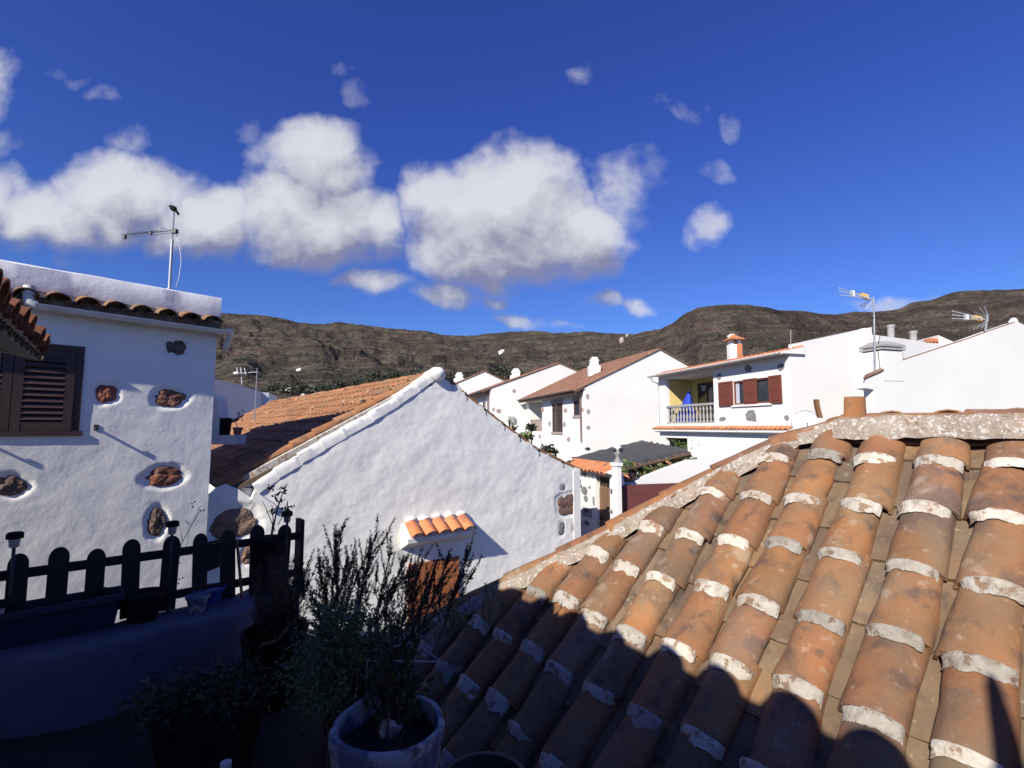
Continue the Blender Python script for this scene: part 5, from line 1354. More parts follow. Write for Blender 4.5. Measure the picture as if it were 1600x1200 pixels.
# ================================================================ trees and distant buildings on the slopes
from mathutils.bvhtree import BVHTree
hl_ = bpy.data.objects['hills']
bvh = BVHTree.FromPolygons([v.co.copy() for v in hl_.data.vertices], [tuple(p.vertices) for p in hl_.data.polygons])
def ground(x, y):
    h = bvh.ray_cast(V((x, y, 3000)), V((0, 0, -1)))[0]; return h.z if h else 0.
def onhill(px, py):
    a, b = ray(px, py); h = bvh.ray_cast(V((0, 0, E)), V((a, 1, b)).normalized())[0]; return h
def tree(px, ytop, Y, rpx, label, name='tree', group='trees beyond the houses', leaf='leaf_dark', n=300, squash=.85):
    t = at(px, ytop, Y); r = rpx/780*Y; gz = ground(t.x, t.y)
    cz = t.z-r*squash
    th = thing(name, label, 'tree', V((t.x, t.y, gz)), group)
    m = MB(); hgt = max(cz-gz, .5)
    m.tube([V((t.x, t.y, gz-.2)), V((t.x+.1, t.y, gz+hgt*.5)), V((t.x, t.y, cz))], [r*.09, r*.07, r*.04], 7)
    for k in range(4):
        a = k*1.6+px; m.tube([V((t.x, t.y, gz+hgt*.7)), V((t.x+cos(a)*r*.5, t.y+sin(a)*r*.5, cz+r*.1))], [r*.04, r*.015], 5)
    m.build('trunk', M['bark'], th)
    m = MB(); rng = random.Random(int(px*3+ytop))
    for k in range(6):
        a = k*1.05; q = V((t.x+cos(a)*r*.45, t.y+sin(a)*r*.45, cz+rng.uniform(-.35, .3)*r)); leaf_cloud(m, q, r*.62, r*.62, r*.55*squash, n//7, max(.16, r*.19), int(px)+k, shell=.15)
    leaf_cloud(m, V((t.x, t.y, cz)), r*.8, r*.8, r*squash, n//4, max(.16, r*.19), int(px)+9, shell=.1)
    m.build('crown', M[leaf], th)
def palm(px, ytop, Y, rpx, label, group=None):
    t = at(px, ytop, Y); r = rpx/780*Y; gz = ground(t.x, t.y); th = thing('palm_tree', label, 'palm', V((t.x, t.y, gz)), group)
    c = V((t.x, t.y, t.z-r*.55)); m = MB(); m.tube([V((t.x, t.y, gz-.2)), c.lerp(V((t.x+.2, t.y, gz)), .5), c], [r*.12, r*.08, r*.08], 8); m.build('trunk', M['bark'], th, smooth=True)
    m = MB(); rng = random.Random(int(px))
    for k in range(26):
        a = k*2.4; el = rng.uniform(-.35, 1.2); L = r*rng.uniform(.85, 1.1); prev = c; d = V((cos(a)*cos(el), sin(a)*cos(el), sin(el)))
        pts = []
        for s in range(9):
            q = s/8; pts.append(c+d*L*q-Z*(L*.55*q*q))
        for s in range(8):
            A = pts[s+1]-pts[s]; side = A.cross(Z).normalized() if A.cross(Z).length > 1e-4 else V((1, 0, 0)); w = r*.17*(1-abs(s/8-.45))
            for sg in (-1, 1):
                for h in (0, .5):
                    b0 = pts[s].lerp(pts[s+1], h); m.add([b0, b0+A*.28, b0+A*.9+side*sg*w-Z*w*.5], [(0, 1, 2)], (rng.uniform(.7, 1.2),)*3)
        m.tube(pts, r*.012, 4, cap=False)
    m.build('crown', M['leaf_palm'], th)
TREES = [(704, 583, 75, 9), (716, 586, 84, 10), (733, 574, 92, 13), (746, 577, 100, 8), (768, 573, 96, 11), (783, 566, 99, 12), (797, 573, 92, 11), (811, 580, 90, 7), (896, 573, 66, 9), (911, 567, 72, 13), (925, 572, 80, 7), (1062, 563, 60, 6)]
WH = ['dark round tree', 'dark bushy tree', 'dense dark tree']
pos = ['just right of the white knob on the middle gable', 'second right of the white knob, partly hidden by the gable', 'behind the chimney of the farthest gabled house', 'above the ridge of the farthest gabled house',
       'left of a chimney, behind the farthest gabled house', 'tallest of the clump behind the second chimney in the row', 'touching the left side of the second chimney in the row', 'just right of the second chimney in the row', 'left of the chimney on the largest gabled house',
       'behind the chimney on the largest gabled house', 'right of the chimney on the largest gabled house', 'behind the right slope of the largest gabled house']
for i, (q, w_) in enumerate(zip(TREES, pos)): tree(q[0], q[1]-1, q[2]*2.1, q[3]+5, WH[i % 3]+' '+w_)
xs = [(416, 612), (432, 600), (445, 606), (470, 600), (486, 603), (500, 598), (515, 602), (531, 596), (545, 600), (560, 590), (575, 594), (590, 584), (603, 588), (500, 610), (618, 582), (632, 586), (448, 618), (428, 622), (648, 580), (530, 606)]
rk = ['leftmost', 'second', 'third', 'fourth', 'fifth', 'sixth', 'seventh', 'eighth', 'ninth', 'tenth', 'eleventh', 'twelfth', 'thirteenth', 'fourteenth', 'fifteenth', 'sixteenth', 'seventeenth', 'eighteenth', 'nineteenth', 'rightmost']
order = sorted(range(len(xs)), key=lambda i: xs[i][0]); rank = {j: r for r, j in enumerate(order)}
for i, (px, py) in enumerate(xs):
    r = rank[i]
    lab = ('leftmost tree' if r == 0 else 'rightmost tree' if r == len(xs)-1 else rk[r]+' tree from the left')+' in the dark belt above the long orange roof'
    tree(px, py-7+(i*7) % 7, 250+(i*37) % 60, 15+(i*5) % 7, lab, group='trees in the valley behind the orange roof', leaf='leaf_dark', n=420)
palm(456, 583, 240, 13, 'taller dark palm in the valley trees, above the left end of the orange roof'); palm(441, 589, 250, 9, 'small palm just left of the taller palm in the valley')
palm(574, 582, 245, 9, 'small palm among the valley trees over the middle of the orange roof')
for i, (px, py, w_, lab) in enumerate([(467, 579, 7, 'lone white house high on the slope above the valley palms'), (450, 611, 9, 'white house low among the palms left of the orange roof'), (473, 618, 5, 'tiny white house among trees touching the orange roof line'),
        (783, 551, 8, 'small pale building halfway up the hill, left of the second chimney'), (1141, 527, 9, 'pale ruined terrace building on the hill behind the brick chimney')]):
    h = onhill(px, py)
    if not h: continue
    s = w_/780*h.y; t_h = thing('hillside_house', lab, 'house', V((h.x, h.y, h.z)), 'tiny houses on the hillside')
    m = MB(); m.box(V((h.x-s/2, h.y-s*.3, h.z-s*.4)), (s, 0, 0), (0, s*.6, 0), (0, 0, s*.75)); m.box(V((h.x-s*.1, h.y-s*.33, h.z-s*.4)), (s*.7, 0, 0), (0, s*.6, 0), (0, 0, s*.95)); m.build('wall', M['stucco_far'], t_h)
    m = MB(); m.box(V((h.x-s*.55, h.y-s*.35, h.z+s*.35)), (s*.46, 0, 0), (0, s*.7, 0), (0, 0, s*.06)); m.build('roof', M['tile_far'], t_h)
    m = MB()
    for k in range(3): m.box(V((h.x-s*.02+s*.2*k, h.y-s*.34, h.z+s*.08)), (s*.08, 0, 0), (0, s*.02, 0), (0, 0, s*.18))
    m.build('window', M['dark_fill'], t_h)
for i, (px, py, w_) in enumerate([(972, 533, 7), (980, 525, 4)]):
    h = onhill(px, py)
    if h:
        s = w_/780*h.y; m = MB(); m.blob(h, (s*.6, 0, 0), (0, s*.5, 0), (0, 0, s*.9), i, .3, 12, 8); tag(m.build('rock_outcrop', M['mortar'], loc=h, smooth=True), ('larger' if i == 0 else 'smaller')+' pale rock knob standing on the hillside near the skyline', 'rock', 'pale rocks on the hillside')
# scrub on the hillside: dense, uncountable
m = MB(); rng = random.Random(11)
for k in range(5200):
    az = rng.uniform(-.86, .86); R = rdist(az); r = 140+(R*.8-140)*rng.random()**1.5
    x, y = sin(az)*r, cos(az)*r; z = ground(x, y)
    if noise.noise(V((x*.006, y*.006, 4))) < -.12: continue
    s = rng.uniform(.9, 2.6)*(.6+r/900)
    t = rng.uniform(.7, 1.3); vs = []
    for i in range(5): a = 2*pi*i/5+k; vs.append(V((x+cos(a)*s*.6, y+sin(a)*s*.6, z-.2)))
    for i in range(5): a = 2*pi*i/5+k+.4; vs.append(V((x+cos(a)*s*.55, y+sin(a)*s*.55, z+s*.4)))
    vs.append(V((x, y, z+s*.7)))
    m.add(vs, [(i, (i+1) % 5, 5+(i+1) % 5, 5+i) for i in range(5)]+[(5+i, 5+(i+1) % 5, 10) for i in range(5)], (t, t, t*.9))
o = m.build('scrub', M['leaf_olive'], smooth=False); o['kind'] = 'stuff'; tag(o, 'dry low scrub dotted over the hillsides', 'scrub')
# garden plants by the row of houses
def potless(name, label, px, py, Y, rpx, leaf, kind='cloud', n=200, sz=.12):
    c = at(px, py, Y); r = rpx/780*Y; gz = 0.
    th = thing(name, label, 'plant', V((c.x, c.y, gz)))
    m = MB()
    if kind == 'agave':
        for k in range(34):
            a = k*2.4; el = .15+1.1*(k % 7)/7; d = V((cos(a)*cos(el), sin(a)*cos(el), sin(el))); s_ = d.cross(Z).normalized(); L = r*(1.1-.2*(k % 3))
            p1 = c+d*L*.5; p2 = c+d*L-Z*L*.18
            m.add([c-s_*r*.06, c+s_*r*.06, p1+s_*r*.07, p1-s_*r*.07, p2], [(0, 1, 2, 3), (3, 2, 4)], (random.uniform(.7, 1.3),)*3)
    else: leaf_cloud(m, c, r, r, r*.7, n, sz, int(px), shell=.1)
    m.build('foliage', M[leaf], th); m = MB(); m.tube([V((c.x, c.y, 0)), V((c.x+.05, c.y, c.z*.5)), c], [.08, .06, .04], 6); m.build('stem', M['bark'], th)
potless('agave', 'spiky palm-like plant over the sagging right edge of the middle gable', 803, 673, 19, 17, 'leaf_palm', 'agave')
potless('agave', 'yellowish tuft of leaves left of the spiky plant at the gable edge', 796, 660, 21, 8, 'leaf_green', 'agave')
potless('shrub', 'green creeper hanging beside the first balcony railing', 830, 668, 27, 8, 'leaf_dark', n=150, sz=.2)
potless('shrub', 'low green shrub filling the gap below the first balcony', 822, 683, 21, 11, 'leaf_green', n=220, sz=.16)
potless('shrub', 'round potted shrub with reddish flowers above the sagging verge', 855, 704, 18, 13, 'leaf_dark', n=260, sz=.12)
potless('shrub', 'slim dark shrub at the right of the flowered one', 868, 706, 18, 5, 'leaf_green', n=90, sz=.10)
m = MB(); q = at(856, 708, 17.4); leaf_cloud(m, q, .28, .2, .14, 26, .08, 77); m.build('flowers', M['flower'], [o for o in bpy.data.objects if o.name.startswith('shrub') and o.get('label', '').startswith('round potted')][0])

# ================================================================ TERRACE
TF = E-1.27; LZ = E-.95
g0 = .95
edge = [V((g0*sin(PH)+RU.x*s, g0*cos(PH)+RU.y*s, 0)) for s in (-5, 2.3)]
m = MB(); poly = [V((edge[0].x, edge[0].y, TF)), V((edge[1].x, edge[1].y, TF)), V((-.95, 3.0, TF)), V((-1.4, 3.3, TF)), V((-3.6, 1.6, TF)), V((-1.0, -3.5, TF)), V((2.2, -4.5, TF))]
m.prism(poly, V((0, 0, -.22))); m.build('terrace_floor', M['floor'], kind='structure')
m = MB(); e0, e1 = edge; ins = -V((sin(PH), cos(PH), 0))
m.prism([V((e0.x, e0.y, 0))+ins*.3, V((e1.x, e1.y, 0))+ins*.3, V((e1.x, e1.y, TF-.22))+ins*.3, V((e0.x, e0.y, TF-.22))+ins*.3], ins*.25)
tag(m.build('terrace_wall', M['stucco'], loc=V((e0.x, e0.y, 0))), 'wall carrying the shaded terrace beside the tiled roof', 'wall')
# curved planter wall
top = [atz(x, y, LZ) for x, y in [(-160, 1050), (-70, 1040), (0, 1029), (60, 1024), (120, 1016), (183, 1002), (242, 984), (300, 971), (371, 955), (430, 935), (470, 915)]]
for p in top: p.z = 0
m = MB(); nrm = []
for i, p in enumerate(top):
    t = (top[min(i+1, len(top)-1)]-top[max(i-1, 0)]).normalized(); nrm.append(V((-t.y, t.x, 0)))   # away from viewer
prof = [(0.0, TF-.02), (.0, TF+.10), (.004, TF+.22), (.0, LZ-.03), (.012, LZ-.006), (.03, LZ), (.26, LZ), (.29, LZ-.01), (.30, LZ-.05), (.30, TF-1.5)]
vs = []; sub = 5
pp2 = []; nn2 = []
for i in range(len(top)-1):
    for k in range(sub): pp2.append(top[i].lerp(top[i+1], k/sub)); nn2.append(nrm[i].lerp(nrm[i+1], k/sub).normalized())
pp2.append(top[-1]); nn2.append(nrm[-1])
for i, (p, n_) in enumerate(zip(pp2, nn2)):
    for j, (o, z) in enumerate(prof):
        k = .006*noise.noise(V((i*.3, j*.9, 2))); vs.append(V((p.x, p.y, 0))+n_*(o+k)+V((0, 0, z+k*.6)))
w = len(prof); m.add(vs, [(i*w+j, (i+1)*w+j, (i+1)*w+j+1, i*w+j+1) for i in range(len(pp2)-1) for j in range(w-1)])
tag(m.build('planter_wall', M['planter_blue'], loc=V((top[2].x, top[2].y, 0)), smooth=True, auto=45), 'low curved planter wall in a shade-blue tone on the shaded terrace at the bottom left', 'wall')
# picket fence
FN = Plane(-2.3, 2.3, (.98, .85)); fe = thing('picket_fence', 'dark wooden picket fence with rounded tops on the planter wall, silhouetted against the white wall', 'fence', FN.P(.6, LZ))
pk = [-95, -34, 28, 90, 148, 205, 262, 312, 356, 400, 437]
for px in pk:
    u, _ = FN.uz(px, 900); hw = .036; zt = E-.575+random.uniform(-.016, .014); tl = random.uniform(-.014, .014)
    m = MB(); pts = []; hw += random.uniform(-.003, .004)
    for k in range(11):
        a = pi*k/10; pts.append(FN.P(u+tl+cos(a)*hw, zt-.05+sin(a)*.05, .01))
    pts += [FN.P(u-hw, LZ+.0, .01), FN.P(u+hw, LZ+.0, .01)]
    m.prism(pts, FN.n*.018); m.build('picket', M['fence_wood'], fe)
u, _ = FN.uz(467, 900)
m = MB(); m.box(FN.P(u-.012, LZ-.05, -.06), FN.d*.022, FN.n*.10, Z*(E-.565-LZ+.05)); m.build('end_post', M['fence_wood'], fe)
for zz in (E-.685, E-.905):
    m = MB(); m.box(FN.P(-.5, zz, -.012), FN.d*(u+.5), FN.n*.02, Z*.042); m.build('rail', M['fence_wood'], fe)
# solar stake lights
def stake(px, py, lab, off=.06, foot=None):
    u, z = FN.uz(px, py); p = FN.P(u, z, off); th = thing('solar_stake_light', lab, 'garden light', V((p.x, p.y, LZ)), 'solar stake lights along the fence')
    m = MB(); m.lathe(p, [(0, .0), (.028, 0), (.030, -.0), (.030, .022), (.024, .028), (0, .028)][1:], 16); m.lathe(p, [(.0, -.001), (.029, .0)], 16); m.build('cap', M['black'], th, smooth=True, auto=40)
    m = MB(); m.lathe(p-Z*.034, [(.012, -.006), (.018, .0), (.021, .034)], 14); m.build('lens', M['lens'], th, smooth=True)
    m = MB(); m.tube([p-Z*.036, V((p.x, p.y, LZ-.02))], .0065, 8); m.build('stake', M['darkmetal'], th, smooth=True)
stake(25, 838, 'solar stake light whose head rises above the second visible picket from the left')
stake(267, 820, 'solar stake light whose head rises above the fence near the small dark wall stone')
stake(444, 804, 'solar stake light at the right end of the fence, among twigs'); stake(157, 921, 'solar stake light in front of a picket above the blue trough', .10)
stake(3, 938, 'solar stake light at the left edge of the picture, leaning beside the blue trough', .12)
# trough
tu0, tu1 = FN.uz(-120, 960)[0], FN.uz(184, 960)[0]; tr = MB(); d0 = .12
zt_ = E-.80
def trap(u, o, z): return FN.P(u, z, o)
tr_o = thing('planting_trough', 'long dark blue plastic planting trough standing on the planter wall', 'trough', FN.P(.0, LZ, d0))
m = MB(); A = [trap(tu0, d0+.0, LZ), trap(tu1-.02, d0+.0, LZ), trap(tu1-.02, d0-.09, LZ), trap(tu0, d0-.09, LZ)]; B = [trap(tu0, d0+.03, zt_), trap(tu1, d0+.03, zt_), trap(tu1, d0-.12, zt_), trap(tu0, d0-.12, zt_)]
m.add(A+B, [(0, 1, 5, 4), (1, 2, 6, 5), (2, 3, 7, 6), (3, 0, 4, 7), (0, 3, 2, 1)]); m.build('body', M['box_blue'], tr_o)
m = MB(); m.box(trap(tu0, d0+.042, zt_-.02), FN.d*(tu1-tu0+.012), -FN.n*.012, Z*.028); m.box(trap(tu0, d0-.13, zt_-.02), FN.d*(tu1-tu0+.012), FN.n*.012, Z*.028); m.box(trap(tu1, d0+.03, zt_-.02), FN.d*.012, -FN.n*.148, Z*.028); m.build('rim', M['box_blue'], tr_o)
m = MB(); m.quad(*[trap(u_, o_, zt_-.03) for u_, o_ in ((tu0, d0+.03), (tu1, d0+.03), (tu1, d0-.12), (tu0, d0-.12))]); m.build('soil', M['soil'], tr_o)
# pots on the ledge
def ledge_pot(px, ytop, ybot, wpx, mat, lab, off=.10, name='flower_pot', cat='flower pot', prof=None):
    u, zt = FN.uz(px, ytop); _, zb = FN.uz(px, ybot); p = FN.P(u, 0, off); Y = p.y; r = wpx/2/780*Y*1.02
    zb = LZ; h = max(.08, zt-zb); c = V((p.x, p.y, zb))
    th = thing(name, lab, cat, c); m = MB(); m.lathe(c, [(0, 0), (r*.72, 0), (r*.93, h*.8), (r*.95, h*.82), (r*1.06, h*.84), (r*1.08, h), (r*.98, h), (r*.94, h*.9), (0, h*.88)], 24); m.build('pot', M[mat], th, smooth=True, auto=40)
    return th, c, h, r
ledge_pot(222, 918, 985, 50, 'black', 'dark square-shouldered flower pot on the ledge, left of the blue bucket')
ledge_pot(325, 938, 975, 40, 'tub_blue', 'bright blue bucket on the ledge behind the fence', .03, 'bucket', 'bucket')
u, z = FN.uz(326, 902); c = FN.P(u, E-.905+.08, .05); 
ledge_pot(300, 955, 985, 30, 'pot_blue', 'small grey-blue pot on the ledge beside the bright blue bucket', .14)
th, c, h, r = ledge_pot(418, 838, 930, 44, 'black', 'tall black pot at the fence corner with bare twigs rising from it', .04)
m = MB()
def twig(mb, pts, r0, r1): 
    n = len(pts); mb.tube(pts, [r0+(r1-r0)*i/(n-1) for i in range(n)], 5)
b0 = c+Z*h*.8; Yt = c.y
def tp(px, py, d=0): return at(px, py, Yt+d)
twig(m, [b0, tp(432, 800), tp(440, 775), tp(449, 755)], .006, .002); twig(m, [tp(430, 830), tp(418, 800), tp(410, 782)], .003, .001); twig(m, [tp(434, 820), tp(446, 800), tp(452, 790)], .003, .0012)
twig(m, [b0, tp(427, 812), tp(425, 790)], .004, .002); twig(m, [b0+V((.08, 0, 0)), tp(450, 830), tp(449, 783)], .004, .003)
m.build('twig', M['bark'], th)
m = MB(); rng = random.Random(5)
for k in range(70):
    px, py = rng.choice([(438, 768), (432, 774), (444, 765), (436, 785), (447, 800), (421, 762), (452, 795), (425, 800)]); px += rng.gauss(0, 4); py += rng.gauss(0, 4); p = tp(px, py, rng.uniform(-.05, .05)); s = .014
    a = V((rng.gauss(0, 1), rng.gauss(0, 1), rng.gauss(0, 1))).normalized(); b = a.cross(V((rng.gauss(0, 1), 1, rng.gauss(0, 1)))).normalized(); m.add([p-a*s, p+b*s*.5, p+a*s, p-b*s*.5], [(0, 1, 2, 3)])
m.build('leaves', M['leaf_dry'], th)
# fine dry weed behind the fence
q = FN.P(FN.uz(270, 960)[0], LZ, -.04); wd = thing('dry_weed', 'thin bare weed stem standing behind the fence against the sunlit wall', 'weed', q)
m = MB(); yy = q.y; tq = lambda px, py: at(px, py, yy)
twig(m, [q, tq(272, 900), tq(283, 850), tq(305, 810), tq(313, 790)], .003, .001); twig(m, [tq(285, 845), tq(281, 820)], .0015, .0008); twig(m, [tq(276, 880), tq(292, 850), tq(298, 818)], .0018, .0008); twig(m, [tq(301, 818), tq(312, 800), tq(320, 796)], .0015, .0007)
m.build('stem', M['bark'], wd); m = MB()
for (px, py) in [(300, 787), (304, 784), (301, 792), (313, 798), (318, 797), (291, 815), (294, 818), (280, 905), (279, 912), (285, 903), (281, 880)]:
    m.blob(tq(px, py), (.005, 0, 0), (0, .004, 0), (0, 0, .005), px, .2, 6, 4)
m.build('seed_heads', M['leaf_dry'], wd)
q = FN.P(FN.uz(374, 930)[0], LZ, .06); m = MB(); m.tube([q, at(370, 843, q.y)], .008, 7); tag(m.build('plant_stake', M['old_wood'], loc=q), 'short brown wooden stake between pickets near the fence corner', 'stake')

# ---- foreground pots and plants, all in shade
def big_pot(px, py, Y, dpx, mat, name, lab, h=.38, soil=True, wob=.0, zfloor=TF):
    c = at(px, py, Y); r = dpx/2/780*Y*1.03; h = c.z-zfloor; b = V((c.x, c.y, zfloor)); th = thing(name, lab, 'flower pot', b)
    m = MB(); n = 40; prof = [(0, 0), (r*.72, 0), (r*.76, .02), (r*.97, h*.90), (r*1.0, h*.93), (r*1.01, h), (r*.99, h+.006), (r*.90, h+.005), (r*.88, h-.02), (r*.86, h*.8)]
    m.lathe(b, prof, n)
    for i, v in enumerate(m.v):
        k = wob*(noise.noise(V((v.x*9, v.y*9, v.z*7)))); m.v[i] = v+V((v.x-b.x, v.y-b.y, 0))*k*1.5+V((0, 0, k*.08))
    m.build('pot', M[mat], th, smooth=True, auto=50)
    if soil:
        m = MB(); nr = 6; vs = [b+Z*(h-.05)]
        for i in range(1, nr+1):
            for k in range(24):
                an = 2*pi*k/24; vs.append(b+V((cos(an)*r*.89*i/nr, sin(an)*r*.89*i/nr, h-.055+.02*noise.noise(V((i*.9, k*.6, px))))))
        fs = [(0, 1+k, 1+(k+1) % 24) for k in range(24)]+[(1+i*24+k, 1+(i+1)*24+k, 1+(i+1)*24+(k+1) % 24, 1+i*24+(k+1) % 24) for i in range(nr-1) for k in range(24)]
        m.add(vs, fs); m.build('soil', M['soil'], th, smooth=True)
    return th, b, h, r
pA, bA, hA, rA_ = big_pot(607, 1128, 1.55, 158, 'pot_blue', 'flower_pot', 'large round pot with peeling blue and white paint in the centre foreground', wob=.12)
m = MB(); q = bA+V((.00, -.02, hA-.02)); m.blob(q+V((0, .03, -.01)), (.030, .01, 0), (-.006, .018, 0), (0, .0, .026), 3, .35, 12, 8)
tag(m.build('stone', M['mortar'], loc=q, smooth=True), 'pale rough stone lying on the soil inside the large peeling pot', 'stone')
pB, bB, hB, rB_ = big_pot(756, 1222, 1.45, 128, 'tub_green', 'flower_pot', 'dark green plastic pot, only its rim showing at the bottom edge', zfloor=TF)
pC, bC, hC, rC_ = big_pot(330, 1095, 1.95, 150, 'black', 'flower_pot', 'wide black pot in the deep shade left of the grey-green bush')
pD, bD, hD, rD_ = big_pot(560, 1030, 2.15, 110, 'black', 'flower_pot', 'black pot of the rosemary bush, hidden in deep shade behind the peeling pot')
pE, bE, hE, rE_ = big_pot(430, 985, 2.45, 90, 'black', 'flower_pot', 'black pot holding the brown dried plant beside the fence corner')
def sprig(stem, leaf, base, tip, bow, rng, r0=.004, ln=.020, dens=150, side=3, spread=.06, start=.25, w=.26):
    L = (tip-base).length; pts = []
    for i in range(9):
        t = i/8; pts.append(base.lerp(tip, t)+bow*sin(pi*t)*L)
    stem.tube(pts, [r0*(1-t/9.5) for t in range(9)], 5, cap=False)
    def leaves(pts, n, l0):
        for k in range(n):
            t = start+(1-start)*rng.random(); f = t*(len(pts)-1); i = min(int(f), len(pts)-2); p = pts[i].lerp(pts[i+1], f-i); ax = (pts[i+1]-pts[i]).normalized()
            o = ax.cross(V((rng.gauss(0, 1), rng.gauss(0, 1), rng.gauss(0, 1)))).normalized(); d = (ax*.7+o*.75).normalized(); s_ = d.cross(ax).normalized(); l = l0*rng.uniform(.6, 1.2)*(1.15-.5*t)
            g = rng.uniform(.6, 1.4); leaf.add([p, p+d*l*.5+s_*l*w*.5, p+d*l, p+d*l*.5-s_*l*w*.5], [(0, 1, 2, 3)], (g, g, g*.9))
    leaves(pts, int(dens*L), ln)
    for s in range(side):
        t = rng.uniform(.3, .8); i = int(t*8); p = pts[i]; ax = (tip-base).normalized(); o = ax.cross(V((rng.gauss(0, 1), rng.gauss(0, 1), rng.gauss(0, 1)))).normalized(); l = L*rng.uniform(.18, .38)
        q = [p, p+(ax*.6+o*.55).normalized()*l*.5, p+(ax*.85+o*.42).normalized()*l]; stem.tube(q, [r0*.5, r0*.4, r0*.2], 4, cap=False); 
        leaves(q, int(dens*l*1.0), ln)
rng = random.Random(21)
ros = thing('rosemary_bush', 'dark rosemary bush with upright needle sprigs silhouetted against the white gable', 'shrub', bD+Z*hD*.9)
st, lf = MB(), MB(); b0 = bD+Z*(hD*.9)
spires = [(523, 822, 14), (592, 830, 14), (612, 856, 8), (637, 868, 9), (660, 872, 9), (684, 876, 7), (703, 868, 10), (735, 856, 9), (470, 884, 10), (496, 872, 9), (548, 880, 8), (575, 878, 7), (452, 905, 7), (640, 900, 8), (520, 905, 8)]
for k, (px, py, ns) in enumerate(spires):
    Y = 2.15+rng.uniform(-.15, .35); t = at(px, py, Y); bb = b0+V((rng.uniform(-.07, .07)+(t.x-.08-b0.x)*.62, rng.uniform(-.09, .09), -.02))
    sprig(st, lf, bb, t, V((rng.uniform(-.04, .04), 0, rng.uniform(-.03, .05))), rng, .0042, .022, 620, 6, start=.35)
    for j in range(ns):
        f = rng.uniform(.45, .92); p = bb.lerp(t, f); L_ = rng.uniform(.05, .13)*(1.25-f*.6)*2
        q = p+(t-bb).normalized()*L_*.8+V((rng.gauss(0, .22), rng.gauss(0, .2), rng.uniform(0, .1)))*L_
        sprig(st, lf, p, q, V((0, 0, 0)), rng, .0018, .020, 620, 0, start=.1)
for k in range(26):
    px = rng.uniform(455, 735); py = rng.uniform(915, 1000); t = at(px, py, 2.15+rng.uniform(-.3, .3))
    sprig(st, lf, b0+V((rng.uniform(-.09, .09), rng.uniform(-.09, .09), -.02)), t, V((0, 0, .03)), rng, .003, .024, 420, 3, start=.15)
st.build('stems', M['bark'], ros); lf.build('needles', M['leaf_rosemary'], ros)
dry = thing('dried_plant', 'feathery red-brown dried plant at the right end of the fence', 'plant', bE+Z*hE*.9)
st, lf = MB(), MB(); b0 = bE+Z*hE*.9
for k in range(80):
    px = rng.gauss(428, 22); py = rng.uniform(860, 960); t = at(px, py, 2.45+rng.uniform(-.2, .2))
    sprig(st, lf, b0+V((rng.uniform(-.07, .07), rng.uniform(-.07, .07), 0)), t, V((rng.uniform(-.08, .08), 0, 0)), rng, .0025, .026, 260, 2, start=.15, w=.12)
st.build('stems', M['leaf_dry'], dry); lf.build('leaves', M['leaf_dry'], dry)
blk = thing('shrub', 'almost black leafy plant in the wide black pot in the deepest shade', 'shrub', bC+Z*hC*.9)
m = MB()
for k in range(5): leaf_cloud(m, bC+V((rng.uniform(-.16, .16), rng.uniform(-.1, .15), hC+rng.uniform(-.03, .06))), .15, .15, .08, 420, .016, 90+k, shell=.1)
m.build('foliage', M['leaf_dark'], blk); m = MB(); m.tube([bC+Z*hC*.8, bC+Z*(hC+.1)], .01, 6); m.build('stem', M['bark'], blk)
gg = thing('leafy_shrub', 'soft grey-green small-leaved shrub left of the peeling pot', 'shrub', V((at(520, 1080, 1.75).x, 1.75, TF)))
m = MB()
for (px, py, rr) in [(500, 1005, .10), (540, 990, .09), (500, 1050, .11), (545, 1035, .12), (515, 1085, .09), (480, 1075, .07), (570, 1000, .08), (560, 970, .07), (520, 960, .06), (470, 1040, .08), (490, 1100, .07)]:
    leaf_cloud(m, at(px, py, 1.75+rng.uniform(-.06, .1)), rr, rr, rr*.9, 420, .0125, int(px+py), shell=.05, elong=1.3, clump=1.2)
m.build('foliage', M['leaf_grey'], gg); m = MB()
for k in range(7): t = at(rng.uniform(490, 565), rng.uniform(980, 1060), 1.78); m.tube([LOC[gg], LOC[gg].lerp(t, .6)+V((.02, 0, 0)), t], [.008, .005, .002], 5)
m.build('stems', M['bark'], gg)
mini = thing('sapling', 'spindly sapling with yellow-green leaves growing from the large peeling pot', 'plant', bA+Z*(hA-.05))
st, lf = MB(), MB(); b0 = bA+Z*(hA-.06)
for (px, py) in [(600, 925), (612, 960), (628, 990), (645, 1010), (590, 980), (655, 1045), (622, 1040), (597, 1045), (570, 1060), (668, 1075), (640, 965), (575, 1010)]:
    t = at(px, py, 1.62+rng.uniform(-.08, .12)); sprig(st, lf, b0+V((rng.uniform(-.03, .03), rng.uniform(-.02, .04), 0)), t, V((rng.uniform(-.1, .1), 0, .02)), rng, .004, .028, 260, 3, start=.25, w=.5)
st.build('stems', M['bark'], mini); lf.build('leaves', M['leaf_olive'], mini)
sp = thing('weeds', 'yellow-green weeds sprouting at the lower end of the mortared hip', 'weed', rp(2.75, 2.4, 0))
st, lf = MB(), MB()
for k in range(34):
    px = rng.uniform(668, 785); py = rng.uniform(905, 965); t = at(px, py, 3.0+rng.uniform(-.12, .12)); b = at(px+rng.uniform(-14, 14), py+rng.uniform(22, 48), 3.0)
    sprig(st, lf, b, t, V((0, 0, 0)), rng, .002, .022, 170, 2, w=.4)
st.build('stems', M['bark'], sp); lf.build('leaves', M['leaf_green'], sp)
